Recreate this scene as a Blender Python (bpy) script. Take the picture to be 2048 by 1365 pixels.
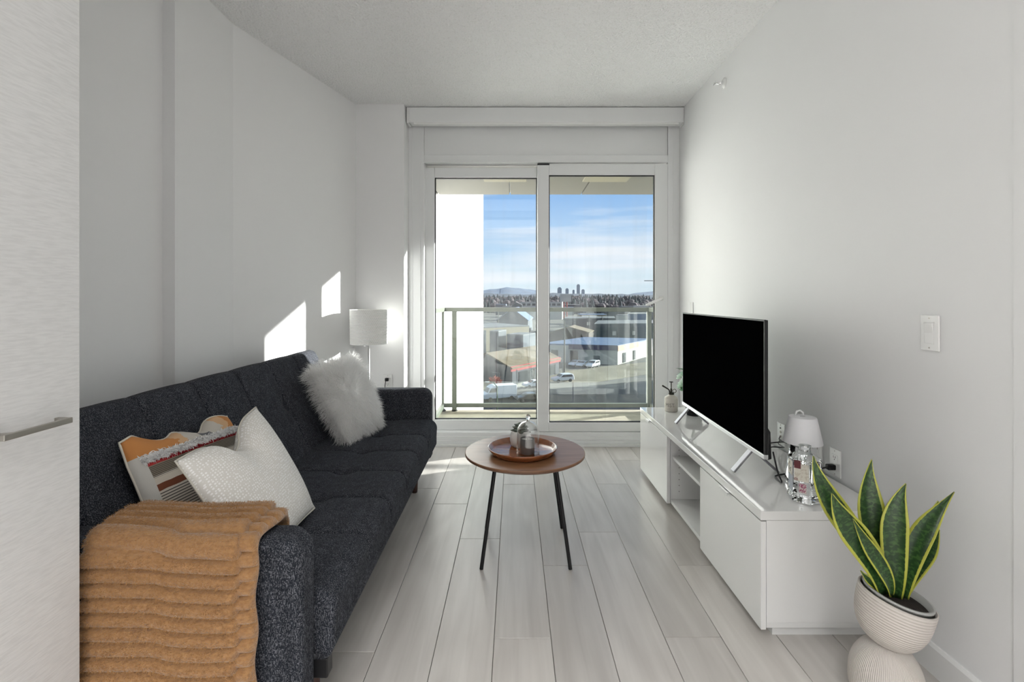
import bpy, math, random
import numpy as np
from mathutils import Vector, Matrix
random.seed(7); RNG = np.random.default_rng(7)
for o in list(bpy.data.objects): bpy.data.objects.remove(o)
SC = bpy.context.scene
COL = SC.collection
PI = math.pi
# ------------------------------------------------------------------ camera
F = 980.0; U0, V0 = 1028.5, 597.5; CH = 1.21
cam = bpy.data.cameras.new('camera'); cam.sensor_width = 36; cam.sensor_fit = 'HORIZONTAL'
cam.lens = F / 2048 * 36
cam.shift_x = -(U0 - 1024) / 2048; cam.shift_y = (V0 - 682.5) / 2048
cam.clip_start = 0.05; cam.clip_end = 9000
camo = bpy.data.objects.new('camera', cam); COL.objects.link(camo)
camo.location = (0, 0, CH); camo.rotation_euler = (PI / 2, 0, 0)
SC.camera = camo
# ------------------------------------------------------------------ world sky
W = bpy.data.worlds.new('sky'); SC.world = W; W.use_nodes = True
nt = W.node_tree; nt.nodes.clear()
def N(t, typ, **kw):
    n = t.nodes.new(typ)
    for k, v in kw.items(): setattr(n, k, v)
    return n
def build_sky(t):
    L = t.links.new
    tc = N(t, 'ShaderNodeTexCoord'); sep = N(t, 'ShaderNodeSeparateXYZ'); L(tc.outputs['Generated'], sep.inputs[0])
    ramp = N(t, 'ShaderNodeValToRGB'); cr = ramp.color_ramp
    cr.elements[0].position = 0.0; cr.elements[0].color = (.62, .74, .84, 1)
    cr.elements[1].position = 1.0; cr.elements[1].color = (.10, .25, .62, 1)
    for p, c in ((.05, (.66, .79, .90, 1)), (.10, (.50, .68, .90, 1)), (.20, (.29, .50, .84, 1)), (.45, (.18, .37, .74, 1))):
        e = cr.elements.new(p); e.color = c
    L(sep.outputs['Z'], ramp.inputs[0])
    mp = N(t, 'ShaderNodeMapping'); mp.inputs['Scale'].default_value = (1.6, 1.6, 17.0); mp.inputs['Location'].default_value = (.35, .2, .62)
    L(tc.outputs['Generated'], mp.inputs[0])
    nz = N(t, 'ShaderNodeTexNoise'); nz.inputs['Scale'].default_value = 1.35; nz.inputs['Detail'].default_value = 5; nz.inputs['Roughness'].default_value = .45
    L(mp.outputs[0], nz.inputs['Vector'])
    cl = N(t, 'ShaderNodeValToRGB'); cl.color_ramp.elements[0].position = .43; cl.color_ramp.elements[1].position = .62
    L(nz.outputs[0], cl.inputs[0])
    mx = N(t, 'ShaderNodeMix', data_type='RGBA'); mx.inputs['B'].default_value = (.86, .88, .95, 1)
    L(cl.outputs[0], mx.inputs['Factor']); L(ramp.outputs[0], mx.inputs['A'])
    bg = N(t, 'ShaderNodeBackground'); bg.inputs['Strength'].default_value = .62
    L(mx.outputs['Result'], bg.inputs['Color'])
    out = N(t, 'ShaderNodeOutputWorld'); L(bg.outputs[0], out.inputs[0])
build_sky(nt)
# ------------------------------------------------------------------ sun (low winter sun, from the right)
sl = bpy.data.lights.new('sun', 'SUN'); sl.energy = 12.8; sl.angle = math.radians(.55); sl.color = (1, .965, .925)
so = bpy.data.objects.new('sun', sl); COL.objects.link(so)
so.rotation_euler = Vector((-2.3, -1.0, -.62)).to_track_quat('-Z', 'Y').to_euler()
so.location = (30, 15, 12)
# ------------------------------------------------------------------ exposure
vs = SC.view_settings; vs.view_transform = 'Standard'; vs.look = 'None'; vs.exposure = 0.82; vs.gamma = 1.0; vs.use_curve_mapping = False
FILL_A = 80.0      # added fill panel, unseen on the ceiling behind the camera
FILL_B = 1.5      # added fill panel, unseen on the ceiling at the near end

# ================================================================== helpers
ORG = {}
def P(u, v, z):      # photo direction at depth z -> world point
    return Vector(((u - U0) / F * z, z, CH - (v - V0) / F * z))
def thing(name, label, cat, loc=(0, 0, 0), group=None, rotz=0):
    o = bpy.data.objects.new(name, None); COL.objects.link(o)
    o.empty_display_size = .1
    o.location = loc; o.rotation_euler = (0, 0, rotz)
    o['label'] = label; o['category'] = cat
    if group: o['group'] = group
    ORG[o.name] = Vector(loc); return o
def tag(o, label, cat, group=None):
    o['label'] = label; o['category'] = cat
    if group: o['group'] = group
    return o
def struct(o):
    o['kind'] = 'structure'; return o
def sroot(name, loc=(0, 0, 0)):
    o = bpy.data.objects.new(name, None); COL.objects.link(o); o.location = loc; o['kind'] = 'structure'
    ORG[o.name] = Vector(loc); return o
class MB:
    def __init__(s): s.v = []; s.f = []; s.uv = []
    def box(s, x0, x1, y0, y1, z0, z1):
        n = len(s.v)
        s.v += [(x, y, z) for z in (z0, z1) for y in (y0, y1) for x in (x0, x1)]
        s.f += [tuple(n + i for i in q) for q in ((0, 2, 3, 1), (4, 5, 7, 6), (0, 1, 5, 4), (2, 6, 7, 3), (0, 4, 6, 2), (1, 3, 7, 5))]
        return s
    def obox(s, c, ax, ay, az):      # box from centre and three half-axis vectors
        n = len(s.v); c = Vector(c); ax = Vector(ax); ay = Vector(ay); az = Vector(az)
        s.v += [tuple(c + ax * i + ay * j + az * k) for k in (-1, 1) for j in (-1, 1) for i in (-1, 1)]
        s.f += [tuple(n + i for i in q) for q in ((0, 2, 3, 1), (4, 5, 7, 6), (0, 1, 5, 4), (2, 6, 7, 3), (0, 4, 6, 2), (1, 3, 7, 5))]
        return s
    def prism(s, poly, a0, a1, axis='z'):
        n = len(s.v); m = len(poly)
        for a in (a0, a1):
            for p in poly:
                s.v.append({'z': (p[0], p[1], a), 'y': (p[0], a, p[1]), 'x': (a, p[0], p[1])}[axis])
        s.f.append(tuple(n + i for i in range(m))[::-1]); s.f.append(tuple(n + m + i for i in range(m)))
        for i in range(m):
            j = (i + 1) % m; s.f.append((n + i, n + j, n + m + j, n + m + i))
        return s
    def ring(s, pts):
        n = len(s.v); s.v += [tuple(p) for p in pts]; return n
    def tube(s, pts, r, n=10, cap=True):
        pts = [Vector(p) for p in pts]; k = len(pts)
        rs = r if isinstance(r, (list, tuple)) else [r] * k
        prev = None; first = len(s.v)
        for i in range(k):
            d = (pts[min(i + 1, k - 1)] - pts[max(i - 1, 0)]).normalized()
            if prev is None:
                a = Vector((0, 0, 1)) if abs(d.z) < .9 else Vector((1, 0, 0)); a = (a - d * a.dot(d)).normalized()
            else: a = (prev - d * prev.dot(d)).normalized()
            prev = a; b = d.cross(a)
            s.v += [tuple(pts[i] + (a * math.cos(t) + b * math.sin(t)) * rs[i]) for t in [2 * PI * j / n for j in range(n)]]
        for i in range(k - 1):
            for j in range(n):
                a0 = first + i * n + j; a1 = first + i * n + (j + 1) % n
                s.f.append((a0, a1, a1 + n, a0 + n))
        if cap:
            s.f.append(tuple(first + j for j in range(n))[::-1]); s.f.append(tuple(first + (k - 1) * n + j for j in range(n)))
        return s
    def lathe(s, prof, c=(0, 0, 0), n=40, M=None, cap=True, a0=0.0):
        first = len(s.v); c = Vector(c)
        for r, z in prof:
            for j in range(n):
                t = 2 * PI * j / n + a0
                p = Vector((r * math.cos(t), r * math.sin(t), z))
                if M is not None: p = M @ p
                s.v.append(tuple(p + c))
        k = len(prof)
        for i in range(k - 1):
            for j in range(n):
                p0 = first + i * n + j; p1 = first + i * n + (j + 1) % n
                s.f.append((p0, p1, p1 + n, p0 + n))
        if cap:
            s.f.append(tuple(first + j for j in range(n))[::-1]); s.f.append(tuple(first + (k - 1) * n + j for j in range(n)))
        return s
    def grid(s, fn, nu, nv, cu=False, cv=False, uv=False):
        first = len(s.v)
        for i in range(nu):
            for j in range(nv):
                a = i / (nu if cu else nu - 1); b = j / (nv if cv else nv - 1)
                s.v.append(tuple(fn(a, b)))
                if uv: s.uv.append((a, b))
        for i in range(nu if cu else nu - 1):
            for j in range(nv if cv else nv - 1):
                i2 = (i + 1) % nu; j2 = (j + 1) % nv
                s.f.append((first + i * nv + j, first + i2 * nv + j, first + i2 * nv + j2, first + i * nv + j2))
        return s
    def poly(s, pts):
        n = len(s.v); s.v += [tuple(p) for p in pts]; s.f.append(tuple(range(n, n + len(pts)))); return s
    def mesh(s, name, org=Vector((0, 0, 0)), smooth=False, mat=None):
        me = bpy.data.meshes.new(name)
        me.from_pydata([(x - org[0], y - org[1], z - org[2]) for x, y, z in s.v], [], s.f)
        if s.uv and len(s.uv) == len(s.v):
            ul = me.uv_layers.new(name='UVMap')
            idx = np.empty(len(me.loops), dtype=np.int32); me.loops.foreach_get('vertex_index', idx)
            ul.data.foreach_set('uv', np.array(s.uv, dtype=np.float32)[idx].ravel())
        if smooth: me.polygons.foreach_set('use_smooth', [True] * len(me.polygons))
        if mat: me.materials.append(mat)
        me.validate(); me.update(); return me
    def build(s, name, mat, parent=None, smooth=False, bevel=0, seg=2, fix=True, auto=False):
        org = ORG.get(parent.name, Vector((0, 0, 0))) if parent else Vector((0, 0, 0))
        me = s.mesh(name, org, smooth or auto, mat)
        if fix:
            import bmesh
            bm = bmesh.new(); bm.from_mesh(me); bmesh.ops.recalc_face_normals(bm, faces=bm.faces); bm.to_mesh(me); bm.free()
        o = bpy.data.objects.new(name, me); COL.objects.link(o)
        if parent: o.parent = parent
        ORG[o.name] = org
        if bevel:
            m = o.modifiers.new('bevel', 'BEVEL'); m.width = bevel; m.segments = seg; m.limit_method = 'ANGLE'; m.angle_limit = .6
        if auto:
            try: me.set_sharp_from_angle(angle=.7)
            except Exception: pass
        return o
def smooth_path(pts, n=6):
    p = [Vector(q) for q in pts]; p = [p[0]] + p + [p[-1]]; out = []
    for i in range(1, len(p) - 2):
        for k in range(n):
            t = k / n; a, b, c, d = p[i - 1], p[i], p[i + 1], p[i + 2]
            out.append(.5 * ((2 * b) + (c - a) * t + (2 * a - 5 * b + 4 * c - d) * t * t + (3 * b - a - 3 * c + d) * t ** 3))
    return out + [p[-1]]
def copy_tree(o, parent=None):
    c = o.copy(); COL.objects.link(c); c.parent = parent; ORG[c.name] = ORG.get(o.name, Vector())
    for ch in list(o.children): copy_tree(ch, c)
    return c
def strands(name, roots, dirs, length, width, mat, parent, droop=.0, segs=3, curl=.0):
    org = ORG.get(parent.name, Vector())
    n = len(roots); R = np.asarray(roots, float) - np.array(org); D = np.asarray(dirs, float)
    D /= np.linalg.norm(D, axis=1)[:, None] + 1e-9
    Ls = length * RNG.uniform(.65, 1.25, n)
    side = np.cross(D, RNG.normal(size=(n, 3))); side /= np.linalg.norm(side, axis=1)[:, None] + 1e-9
    k = segs; vpn = 2 * k + 1
    V = np.empty((n, vpn, 3)); p = R.copy(); d = D.copy()
    cv = RNG.normal(size=(n, 3)) * curl
    for i in range(k):
        w = width * (1 - .55 * i / k)
        V[:, 2 * i] = p - side * w / 2; V[:, 2 * i + 1] = p + side * w / 2
        p = p + d * (Ls / k)[:, None]
        d = d + np.array((0, 0, -droop)) + cv; d /= np.linalg.norm(d, axis=1)[:, None]
    V[:, 2 * k] = p
    loops = []; starts = []; tot = []
    base = np.arange(n)[:, None] * vpn
    for i in range(k - 1):
        loops.append(base + np.array([2 * i, 2 * i + 1, 2 * i + 3, 2 * i + 2])[None]); 
    tri = base + np.array([2 * k - 2, 2 * k - 1, 2 * k])[None]
    me = bpy.data.meshes.new(name)
    nq = n * (k - 1); nl = nq * 4 + n * 3
    me.vertices.add(n * vpn); me.vertices.foreach_set('co', V.reshape(-1))
    me.loops.add(nl); me.polygons.add(nq + n)
    q = np.concatenate([l.reshape(-1) for l in loops]) if loops else np.empty(0, int)
    me.loops.foreach_set('vertex_index', np.concatenate([q, tri.reshape(-1)]).astype(np.int32))
    ls = np.concatenate([np.arange(nq) * 4, nq * 4 + np.arange(n) * 3]).astype(np.int32)
    me.polygons.foreach_set('loop_start', ls)
    try: me.polygons.foreach_set('loop_total', np.concatenate([np.full(nq, 4), np.full(n, 3)]).astype(np.int32))
    except Exception: pass
    me.update(calc_edges=True); me.validate()
    me.materials.append(mat)
    o = bpy.data.objects.new(name, me); COL.objects.link(o); o.parent = parent; o['kind'] = 'stuff'
    ORG[o.name] = org
    return o

# ------------------------------------------------------------------ materials
def srgb(r, g, b):
    f = lambda c: (c / 255 / 12.92) if c <= 10 else ((c / 255 + .055) / 1.055) ** 2.4
    return (f(r), f(g), f(b), 1)
def pm(name, col, rough=.5, metal=0., bump=None, noise=None, coat=0., spec=.5, emis=None, trans=0., alpha=1., coord='Object', sheen=0.):
    m = bpy.data.materials.new(name); m.use_nodes = True; t = m.node_tree; L = t.links.new
    b = t.nodes['Principled BSDF']
    b.inputs['Base Color'].default_value = col; b.inputs['Roughness'].default_value = rough; b.inputs['Metallic'].default_value = metal
    b.inputs['Coat Weight'].default_value = coat; b.inputs['Coat Roughness'].default_value = .05
    b.inputs['Specular IOR Level'].default_value = spec; b.inputs['Transmission Weight'].default_value = trans; b.inputs['Alpha'].default_value = alpha
    b.inputs['Sheen Weight'].default_value = sheen
    if emis: b.inputs['Emission Color'].default_value = emis[0]; b.inputs['Emission Strength'].default_value = emis[1]
    tc = None
    def coords(scale):
        nonlocal tc
        if tc is None: tc = N(t, 'ShaderNodeTexCoord')
        mp = N(t, 'ShaderNodeMapping'); mp.inputs['Scale'].default_value = scale; L(tc.outputs[coord], mp.inputs[0]); return mp
    if noise:       # (colour2, scale xyz, lo, hi, detail)
        c2, sc, lo, hi, det = noise
        mp = coords(sc); nz = N(t, 'ShaderNodeTexNoise'); nz.inputs['Scale'].default_value = 1; nz.inputs['Detail'].default_value = det; L(mp.outputs[0], nz.inputs['Vector'])
        r = N(t, 'ShaderNodeMapRange'); r.inputs['From Min'].default_value = lo; r.inputs['From Max'].default_value = hi; L(nz.outputs[0], r.inputs[0])
        mx = N(t, 'ShaderNodeMix', data_type='RGBA'); mx.inputs['A'].default_value = col; mx.inputs['B'].default_value = c2
        L(r.outputs[0], mx.inputs['Factor']); L(mx.outputs['Result'], b.inputs['Base Color'])
    if bump:        # (scale xyz, strength, distance, detail)
        sc, st, ds, det = bump
        mp = coords(sc); nz = N(t, 'ShaderNodeTexNoise'); nz.inputs['Scale'].default_value = 1; nz.inputs['Detail'].default_value = det; L(mp.outputs[0], nz.inputs['Vector'])
        bp = N(t, 'ShaderNodeBump'); bp.inputs['Strength'].default_value = st; bp.inputs['Distance'].default_value = ds
        L(nz.outputs[0], bp.inputs['Height']); L(bp.outputs[0], b.inputs['Normal'])
    m['p'] = 1
    return m
def nodes(m): return m.node_tree, m.node_tree.nodes['Principled BSDF'], m.node_tree.links.new
def thin_glass(name, tint=(1, 1, 1, 1), ior=1.45, boost=1.0, dirt=0.):
    m = bpy.data.materials.new(name); m.use_nodes = True; t = m.node_tree; L = t.links.new; t.nodes.clear()
    tr = N(t, 'ShaderNodeBsdfTransparent'); tr.inputs[0].default_value = tint
    gl = N(t, 'ShaderNodeBsdfGlossy'); gl.inputs['Roughness'].default_value = 0.0; gl.inputs['Color'].default_value = (1, 1, 1, 1)
    fr = N(t, 'ShaderNodeFresnel'); geo = N(t, 'ShaderNodeNewGeometry')
    iv = N(t, 'ShaderNodeMapRange'); iv.inputs['To Min'].default_value = ior; iv.inputs['To Max'].default_value = 1 / ior
    L(geo.outputs['Backfacing'], iv.inputs[0]); L(iv.outputs[0], fr.inputs['IOR'])      # same reflectance entering and leaving a thin pane
    mu = N(t, 'ShaderNodeMath', operation='MULTIPLY'); mu.inputs[1].default_value = boost; mu.use_clamp = True
    mx = N(t, 'ShaderNodeMixShader'); out = N(t, 'ShaderNodeOutputMaterial')
    L(fr.outputs[0], mu.inputs[0]); L(mu.outputs[0], mx.inputs[0]); L(tr.outputs[0], mx.inputs[1]); L(gl.outputs[0], mx.inputs[2])
    last = mx
    if dirt:
        df = N(t, 'ShaderNodeBsdfDiffuse'); df.inputs[0].default_value = (.8, .82, .85, 1)
        tc = N(t, 'ShaderNodeTexCoord'); mp = N(t, 'ShaderNodeMapping'); mp.inputs['Scale'].default_value = (9, 9, .5); L(tc.outputs['Object'], mp.inputs[0])
        nz = N(t, 'ShaderNodeTexNoise'); nz.inputs['Scale'].default_value = 2; nz.inputs['Detail'].default_value = 4; L(mp.outputs[0], nz.inputs['Vector'])
        r = N(t, 'ShaderNodeMapRange'); r.inputs['From Min'].default_value = .45; r.inputs['From Max'].default_value = .8; r.inputs['To Max'].default_value = dirt
        L(nz.outputs[0], r.inputs[0]); m2 = N(t, 'ShaderNodeMixShader'); L(r.outputs[0], m2.inputs[0]); L(mx.outputs[0], m2.inputs[1]); L(df.outputs[0], m2.inputs[2]); last = m2
    L(last.outputs[0], out.inputs[0]); return m
MAT = {}
MAT['wall'] = pm('wall_paint', (.80, .80, .80, 1), .6, bump=((180, 180, 180), .06, .002, 3))
MAT['ceiling'] = pm('stipple_ceiling', (.85, .85, .85, 1), .9, bump=((80, 80, 80), .9, .014, 4), noise=((.74, .74, .73, 1), (110, 110, 110), .42, .3, 3))
MAT['trim'] = pm('trim_white', (.80, .80, .79, 1), .4)
MAT['vinyl'] = pm('white_vinyl', (.78, .79, .79, 1), .35)
MAT['gasket'] = pm('black_gasket', (.012, .012, .013, 1), .6)
MAT['subfloor'] = pm('dark_joint', (.10, .09, .08, 1), .9)
MAT['gloss_white'] = pm('white_gloss_lacquer', (.80, .80, .79, 1), .06, coat=.7)
MAT['matte_white'] = pm('white_melamine', (.74, .74, .73, 1), .4)
MAT['black'] = pm('black_plastic', (.010, .010, .011, 1), .4, spec=.3)
MAT['foot_metal'] = pm('grey_satin_metal', (.30, .30, .32, 1), .42, metal=.8)
MAT['screen'] = pm('black_screen', (.0015, .0015, .0018, 1), .4, spec=.0)
MAT['silver'] = pm('brushed_silver', (.62, .62, .63, 1), .3, metal=.9)
MAT['nickel'] = pm('brushed_nickel', (.42, .40, .36, 1), .35, metal=.9, bump=((8, 300, 300), .1, .001, 2))
MAT['chrome'] = pm('chrome', (.85, .85, .86, 1), .06, metal=1.)
MAT['plate'] = pm('white_switch_plastic', (.85, .85, .84, 1), .22, coat=.3)
MAT['dark_slot'] = pm('dark_slot', (.02, .02, .02, 1), .7)
MAT['railing'] = pm('grey_green_powdercoat', srgb(96, 100, 90), .5)
MAT['concrete'] = pm('balcony_concrete', srgb(138, 132, 115), .85, noise=(srgb(122, 116, 101), (5, 5, 5), .4, .7, 6), bump=((60, 60, 60), .3, .004, 4))
MAT['soffit'] = pm('soffit_panel', srgb(108, 105, 94), .6)
MAT['vent'] = pm('soffit_vent_cream', srgb(142, 136, 114), .6)
MAT['stucco'] = pm('white_stucco', (.82, .805, .78, 1), .85, bump=((40, 40, 40), .2, .01, 4))
MAT['window_glass'] = thin_glass('window_glass', (.96, .985, .98, 1), 1.45, 1.0, .06)
MAT['rail_glass'] = thin_glass('rail_glass', (.93, .97, .95, 1), 1.45, 1.2, .06)

def floor_mat():
    m = pm('pale_oak_plank', (.6, .58, .55, 1), .33); t, b, L = nodes(m)
    tc = N(t, 'ShaderNodeTexCoord'); oi = N(t, 'ShaderNodeObjectInfo')
    off = N(t, 'ShaderNodeVectorMath', operation='SCALE'); off.inputs['Scale'].default_value = 1.0
    cmb = N(t, 'ShaderNodeCombineXYZ')
    ml = N(t, 'ShaderNodeMath', operation='MULTIPLY'); ml.inputs[1].default_value = 37.0; L(oi.outputs['Random'], ml.inputs[0])
    L(ml.outputs[0], cmb.inputs[0]); L(ml.outputs[0], cmb.inputs[1]); L(ml.outputs[0], cmb.inputs[2])
    ad = N(t, 'ShaderNodeVectorMath', operation='ADD'); L(tc.outputs['Object'], ad.inputs[0]); L(cmb.outputs[0], ad.inputs[1])
    mp = N(t, 'ShaderNodeMapping'); mp.inputs['Scale'].default_value = (26, 1.6, 1); L(ad.outputs[0], mp.inputs[0])
    n1 = N(t, 'ShaderNodeTexNoise'); n1.inputs['Scale'].default_value = 1.0; n1.inputs['Detail'].default_value = 6; n1.inputs['Distortion'].default_value = .6; L(mp.outputs[0], n1.inputs['Vector'])
    mp2 = N(t, 'ShaderNodeMapping'); mp2.inputs['Scale'].default_value = (5, 1.1, 1); L(ad.outputs[0], mp2.inputs[0])
    wv = N(t, 'ShaderNodeTexNoise'); wv.inputs['Scale'].default_value = 1.0; wv.inputs['Detail'].default_value = 1; L(mp2.outputs[0], wv.inputs['Vector'])
    fr = N(t, 'ShaderNodeMath', operation='MULTIPLY'); fr.inputs[1].default_value = 26; L(wv.outputs[0], fr.inputs[0])
    sn = N(t, 'ShaderNodeMath', operation='SINE'); L(fr.outputs[0], sn.inputs[0])
    s2 = N(t, 'ShaderNodeMapRange'); s2.inputs['From Min'].default_value = -1; s2.inputs['From Max'].default_value = 1; s2.inputs['To Min'].default_value = 0; s2.inputs['To Max'].default_value = .25; L(sn.outputs[0], s2.inputs[0])
    su = N(t, 'ShaderNodeMath', operation='ADD'); L(n1.outputs[0], su.inputs[0]); L(s2.outputs[0], su.inputs[1])
    mr = N(t, 'ShaderNodeMapRange'); mr.inputs['From Min'].default_value = .35; mr.inputs['From Max'].default_value = .95; L(su.outputs[0], mr.inputs[0])
    mx = N(t, 'ShaderNodeMix', data_type='RGBA'); mx.inputs['A'].default_value = (.605, .575, .54, 1); mx.inputs['B'].default_value = (.48, .45, .42, 1); L(mr.outputs[0], mx.inputs['Factor'])
    hv = N(t, 'ShaderNodeHueSaturation'); rg = N(t, 'ShaderNodeMapRange'); rg.inputs['To Min'].default_value = .90; rg.inputs['To Max'].default_value = 1.06
    L(oi.outputs['Random'], rg.inputs[0]); L(rg.outputs[0], hv.inputs['Value']); L(mx.outputs['Result'], hv.inputs['Color']); L(hv.outputs[0], b.inputs['Base Color'])
    bp = N(t, 'ShaderNodeBump'); bp.inputs['Strength'].default_value = .12; bp.inputs['Distance'].default_value = .001; L(n1.outputs[0], bp.inputs['Height']); L(bp.outputs[0], b.inputs['Normal'])
    return m
MAT['floor'] = floor_mat()
def tweed_mat():
    m = pm('navy_tweed', (.02, .022, .03, 1), .95, spec=.2); t, b, L = nodes(m)
    tc = N(t, 'ShaderNodeTexCoord')
    def nz(sc, det=2):
        mp = N(t, 'ShaderNodeMapping'); mp.inputs['Scale'].default_value = sc; L(tc.outputs['Object'], mp.inputs[0])
        n = N(t, 'ShaderNodeTexNoise'); n.inputs['Scale'].default_value = 1; n.inputs['Detail'].default_value = det; L(mp.outputs[0], n.inputs['Vector']); return n
    a = nz((340, 340, 340), 3); c = nz((460, 460, 95), 3); d = nz((30, 30, 10), 4)
    mxa = N(t, 'ShaderNodeMath', operation='MAXIMUM'); L(a.outputs[0], mxa.inputs[0]); L(c.outputs[0], mxa.inputs[1])
    r = N(t, 'ShaderNodeMapRange'); r.inputs['From Min'].default_value = .53; r.inputs['From Max'].default_value = .74; L(mxa.outputs[0], r.inputs[0])
    mx = N(t, 'ShaderNodeMix', data_type='RGBA'); mx.inputs['A'].default_value = (.012, .014, .020, 1); mx.inputs['B'].default_value = (.19, .195, .215, 1); L(r.outputs[0], mx.inputs['Factor'])
    r2 = N(t, 'ShaderNodeMapRange'); r2.inputs['From Min'].default_value = .35; r2.inputs['From Max'].default_value = .7; r2.inputs['To Min'].default_value = .82; r2.inputs['To Max'].default_value = 1.2; L(d.outputs[0], r2.inputs[0])
    hv = N(t, 'ShaderNodeHueSaturation'); L(r2.outputs[0], hv.inputs['Value']); L(mx.outputs['Result'], hv.inputs['Color']); L(hv.outputs[0], b.inputs['Base Color'])
    bp = N(t, 'ShaderNodeBump'); bp.inputs['Strength'].default_value = .5; bp.inputs['Distance'].default_value = .001; L(mxa.outputs[0], bp.inputs['Height']); L(bp.outputs[0], b.inputs['Normal'])
    return m
MAT['tweed'] = tweed_mat()
def wood_mat(name, c1, c2, rough, sc=(3, 30, 30), coat=0.):
    return pm(name, c1, rough, noise=(c2, sc, .35, .7, 6), coat=coat, bump=(sc, .05, .001, 4))
MAT['walnut'] = wood_mat('walnut_veneer', (.30, .155, .08, 1), (.20, .095, .045, 1), .32, (4, 34, 4))
MAT['walnut_edge'] = wood_mat('walnut_edge', (.20, .10, .055, 1), (.14, .07, .04, 1), .4, (4, 34, 4))
MAT['acacia'] = wood_mat('acacia_wood', (.30, .095, .028, 1), (.13, .035, .012, 1), .2, (6, 30, 6), .4)
MAT['leg_brown'] = wood_mat('brown_wood_leg', (.07, .028, .018, 1), (.04, .016, .01, 1), .4, (20, 20, 4))
MAT['linen'] = pm('white_linen_laminate', (.66, .66, .655, 1), .42, bump=((3, 22, 260), .25, .002, 3), noise=((.60, .60, .595, 1), (4, 30, 240), .4, .65, 4))
m_ = bpy.data.materials.new('white_fur'); m_.use_nodes = True; t_ = m_.node_tree; t_.nodes.clear()
_d = N(t_, 'ShaderNodeBsdfDiffuse'); _d.inputs[0].default_value = (.98, .975, .965, 1); _t = N(t_, 'ShaderNodeBsdfTranslucent'); _t.inputs[0].default_value = (.98, .975, .965, 1)
_m = N(t_, 'ShaderNodeMixShader'); _m.inputs[0].default_value = .5; _o = N(t_, 'ShaderNodeOutputMaterial')
t_.links.new(_d.outputs[0], _m.inputs[1]); t_.links.new(_t.outputs[0], _m.inputs[2]); t_.links.new(_m.outputs[0], _o.inputs[0]); MAT['fur_white'] = m_
MAT['blanket'] = pm('caramel_plush', (.34, .178, .068, 1), .95, noise=((.25, .12, .042, 1), (90, 140, 140), .4, .7, 3), sheen=.4, bump=((160, 260, 260), .7, .006, 3))
MAT['blanket_fuzz'] = pm('caramel_fuzz', (.40, .215, .085, 1), .9)
MAT['ceramic'] = pm('bisque_ceramic', (.60, .56, .515, 1), .75, bump=((3, 3, 420), .0, .001, 2))
MAT['shade'] = pm('white_lamp_shade', (.86, .86, .84, 1), .6)
MAT['soil'] = pm('potting_soil', (.018, .012, .009, 1), .95, bump=((120, 120, 120), 1, .01, 4))
MAT['white_pot'] = pm('white_glazed_pot', (.74, .72, .69, 1), .35)
MAT['candle_jar'] = pm('grey_concrete_jar', (.13, .12, .115, 1), .7, bump=((120, 120, 120), .2, .002, 3))
MAT['wax'] = pm('white_wax', (.72, .70, .67, 1), .5)
MAT['succulent'] = pm('dusty_green_leaf', (.10, .125, .095, 1), .5)
MAT['monstera'] = pm('deep_green_leaf', (.03, .17, .05, 1), .35, noise=((.05, .22, .07, 1), (30, 30, 30), .4, .6, 2))
MAT['cloche_glass'] = thin_glass('clear_dome_glass', (.985, .99, .99, 1), 1.5, 1.5)
g = bpy.data.materials.new('bottle_glass'); g.use_nodes = True; g.node_tree.nodes.clear()
_b = N(g.node_tree, 'ShaderNodeBsdfGlass'); _b.inputs['IOR'].default_value = 1.35; _b.inputs['Color'].default_value = (.97, .98, .98, 1); _b.inputs['Roughness'].default_value = .02
_o = N(g.node_tree, 'ShaderNodeOutputMaterial'); g.node_tree.links.new(_b.outputs[0], _o.inputs[0]); MAT['bottle_glass'] = g

# ================================================================== SETTING
XR = 1.355; ZC = 2.74; YB = -3.2
YE = 3.854; YW = 4.02
# floor: one object per plank
fl = MB().box(-1.66, XR + .02, YB, 4.10, -.12, -.0115).build('floor', MAT['subfloor']); struct(fl)
PW, PL, GAP = .2027, 1.445, .0022
joints = {0: 1.744, 1: 2.22, 2: 2.537, 3: 1.751, 4: 2.22, 5: 2.75, 6: 1.95, -1: 2.466, -2: 2.886, -3: 1.676, -4: 2.35, -5: 1.9, -6: 2.62, -7: 2.1, -8: 2.5}
pcache = {}
for k in range(-8, 7):
    x0 = -.0716 + PW * k; x1 = x0 + PW
    x0c, x1c = max(x0, -1.62), min(x1, XR)
    if x1c - x0c < .01: continue
    j = joints[k] - PL * 5
    while j < 4.03:
        a, b_ = max(j, YB), min(j + PL, 4.03)
        if b_ - a > .02:
            key = (round(x1c - x0c, 3), round(b_ - a, 3))
            if key not in pcache:
                w, l = key; e = .0012
                m = MB(); hw = w / 2 - GAP / 2; hl = l / 2 - GAP / 2
                m.v = [(-hw, -hl, -.011), (hw, -hl, -.011), (hw, hl, -.011), (-hw, hl, -.011),
                       (-hw, -hl, -e), (hw, -hl, -e), (hw, hl, -e), (-hw, hl, -e),
                       (-hw + e, -hl + e, 0), (hw - e, -hl + e, 0), (hw - e, hl - e, 0), (-hw + e, hl - e, 0)]
                m.f = [(0, 1, 5, 4), (1, 2, 6, 5), (2, 3, 7, 6), (3, 0, 4, 7), (4, 5, 9, 8), (5, 6, 10, 9), (6, 7, 11, 10), (7, 4, 8, 11), (8, 9, 10, 11), (3, 2, 1, 0)]
                pcache[key] = m.mesh('plank', mat=MAT['floor'])
            o = bpy.data.objects.new('plank', pcache[key]); COL.objects.link(o); o.parent = fl
            o.location = ((x0c + x1c) / 2, (a + b_) / 2, 0)
        j += PL
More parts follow.
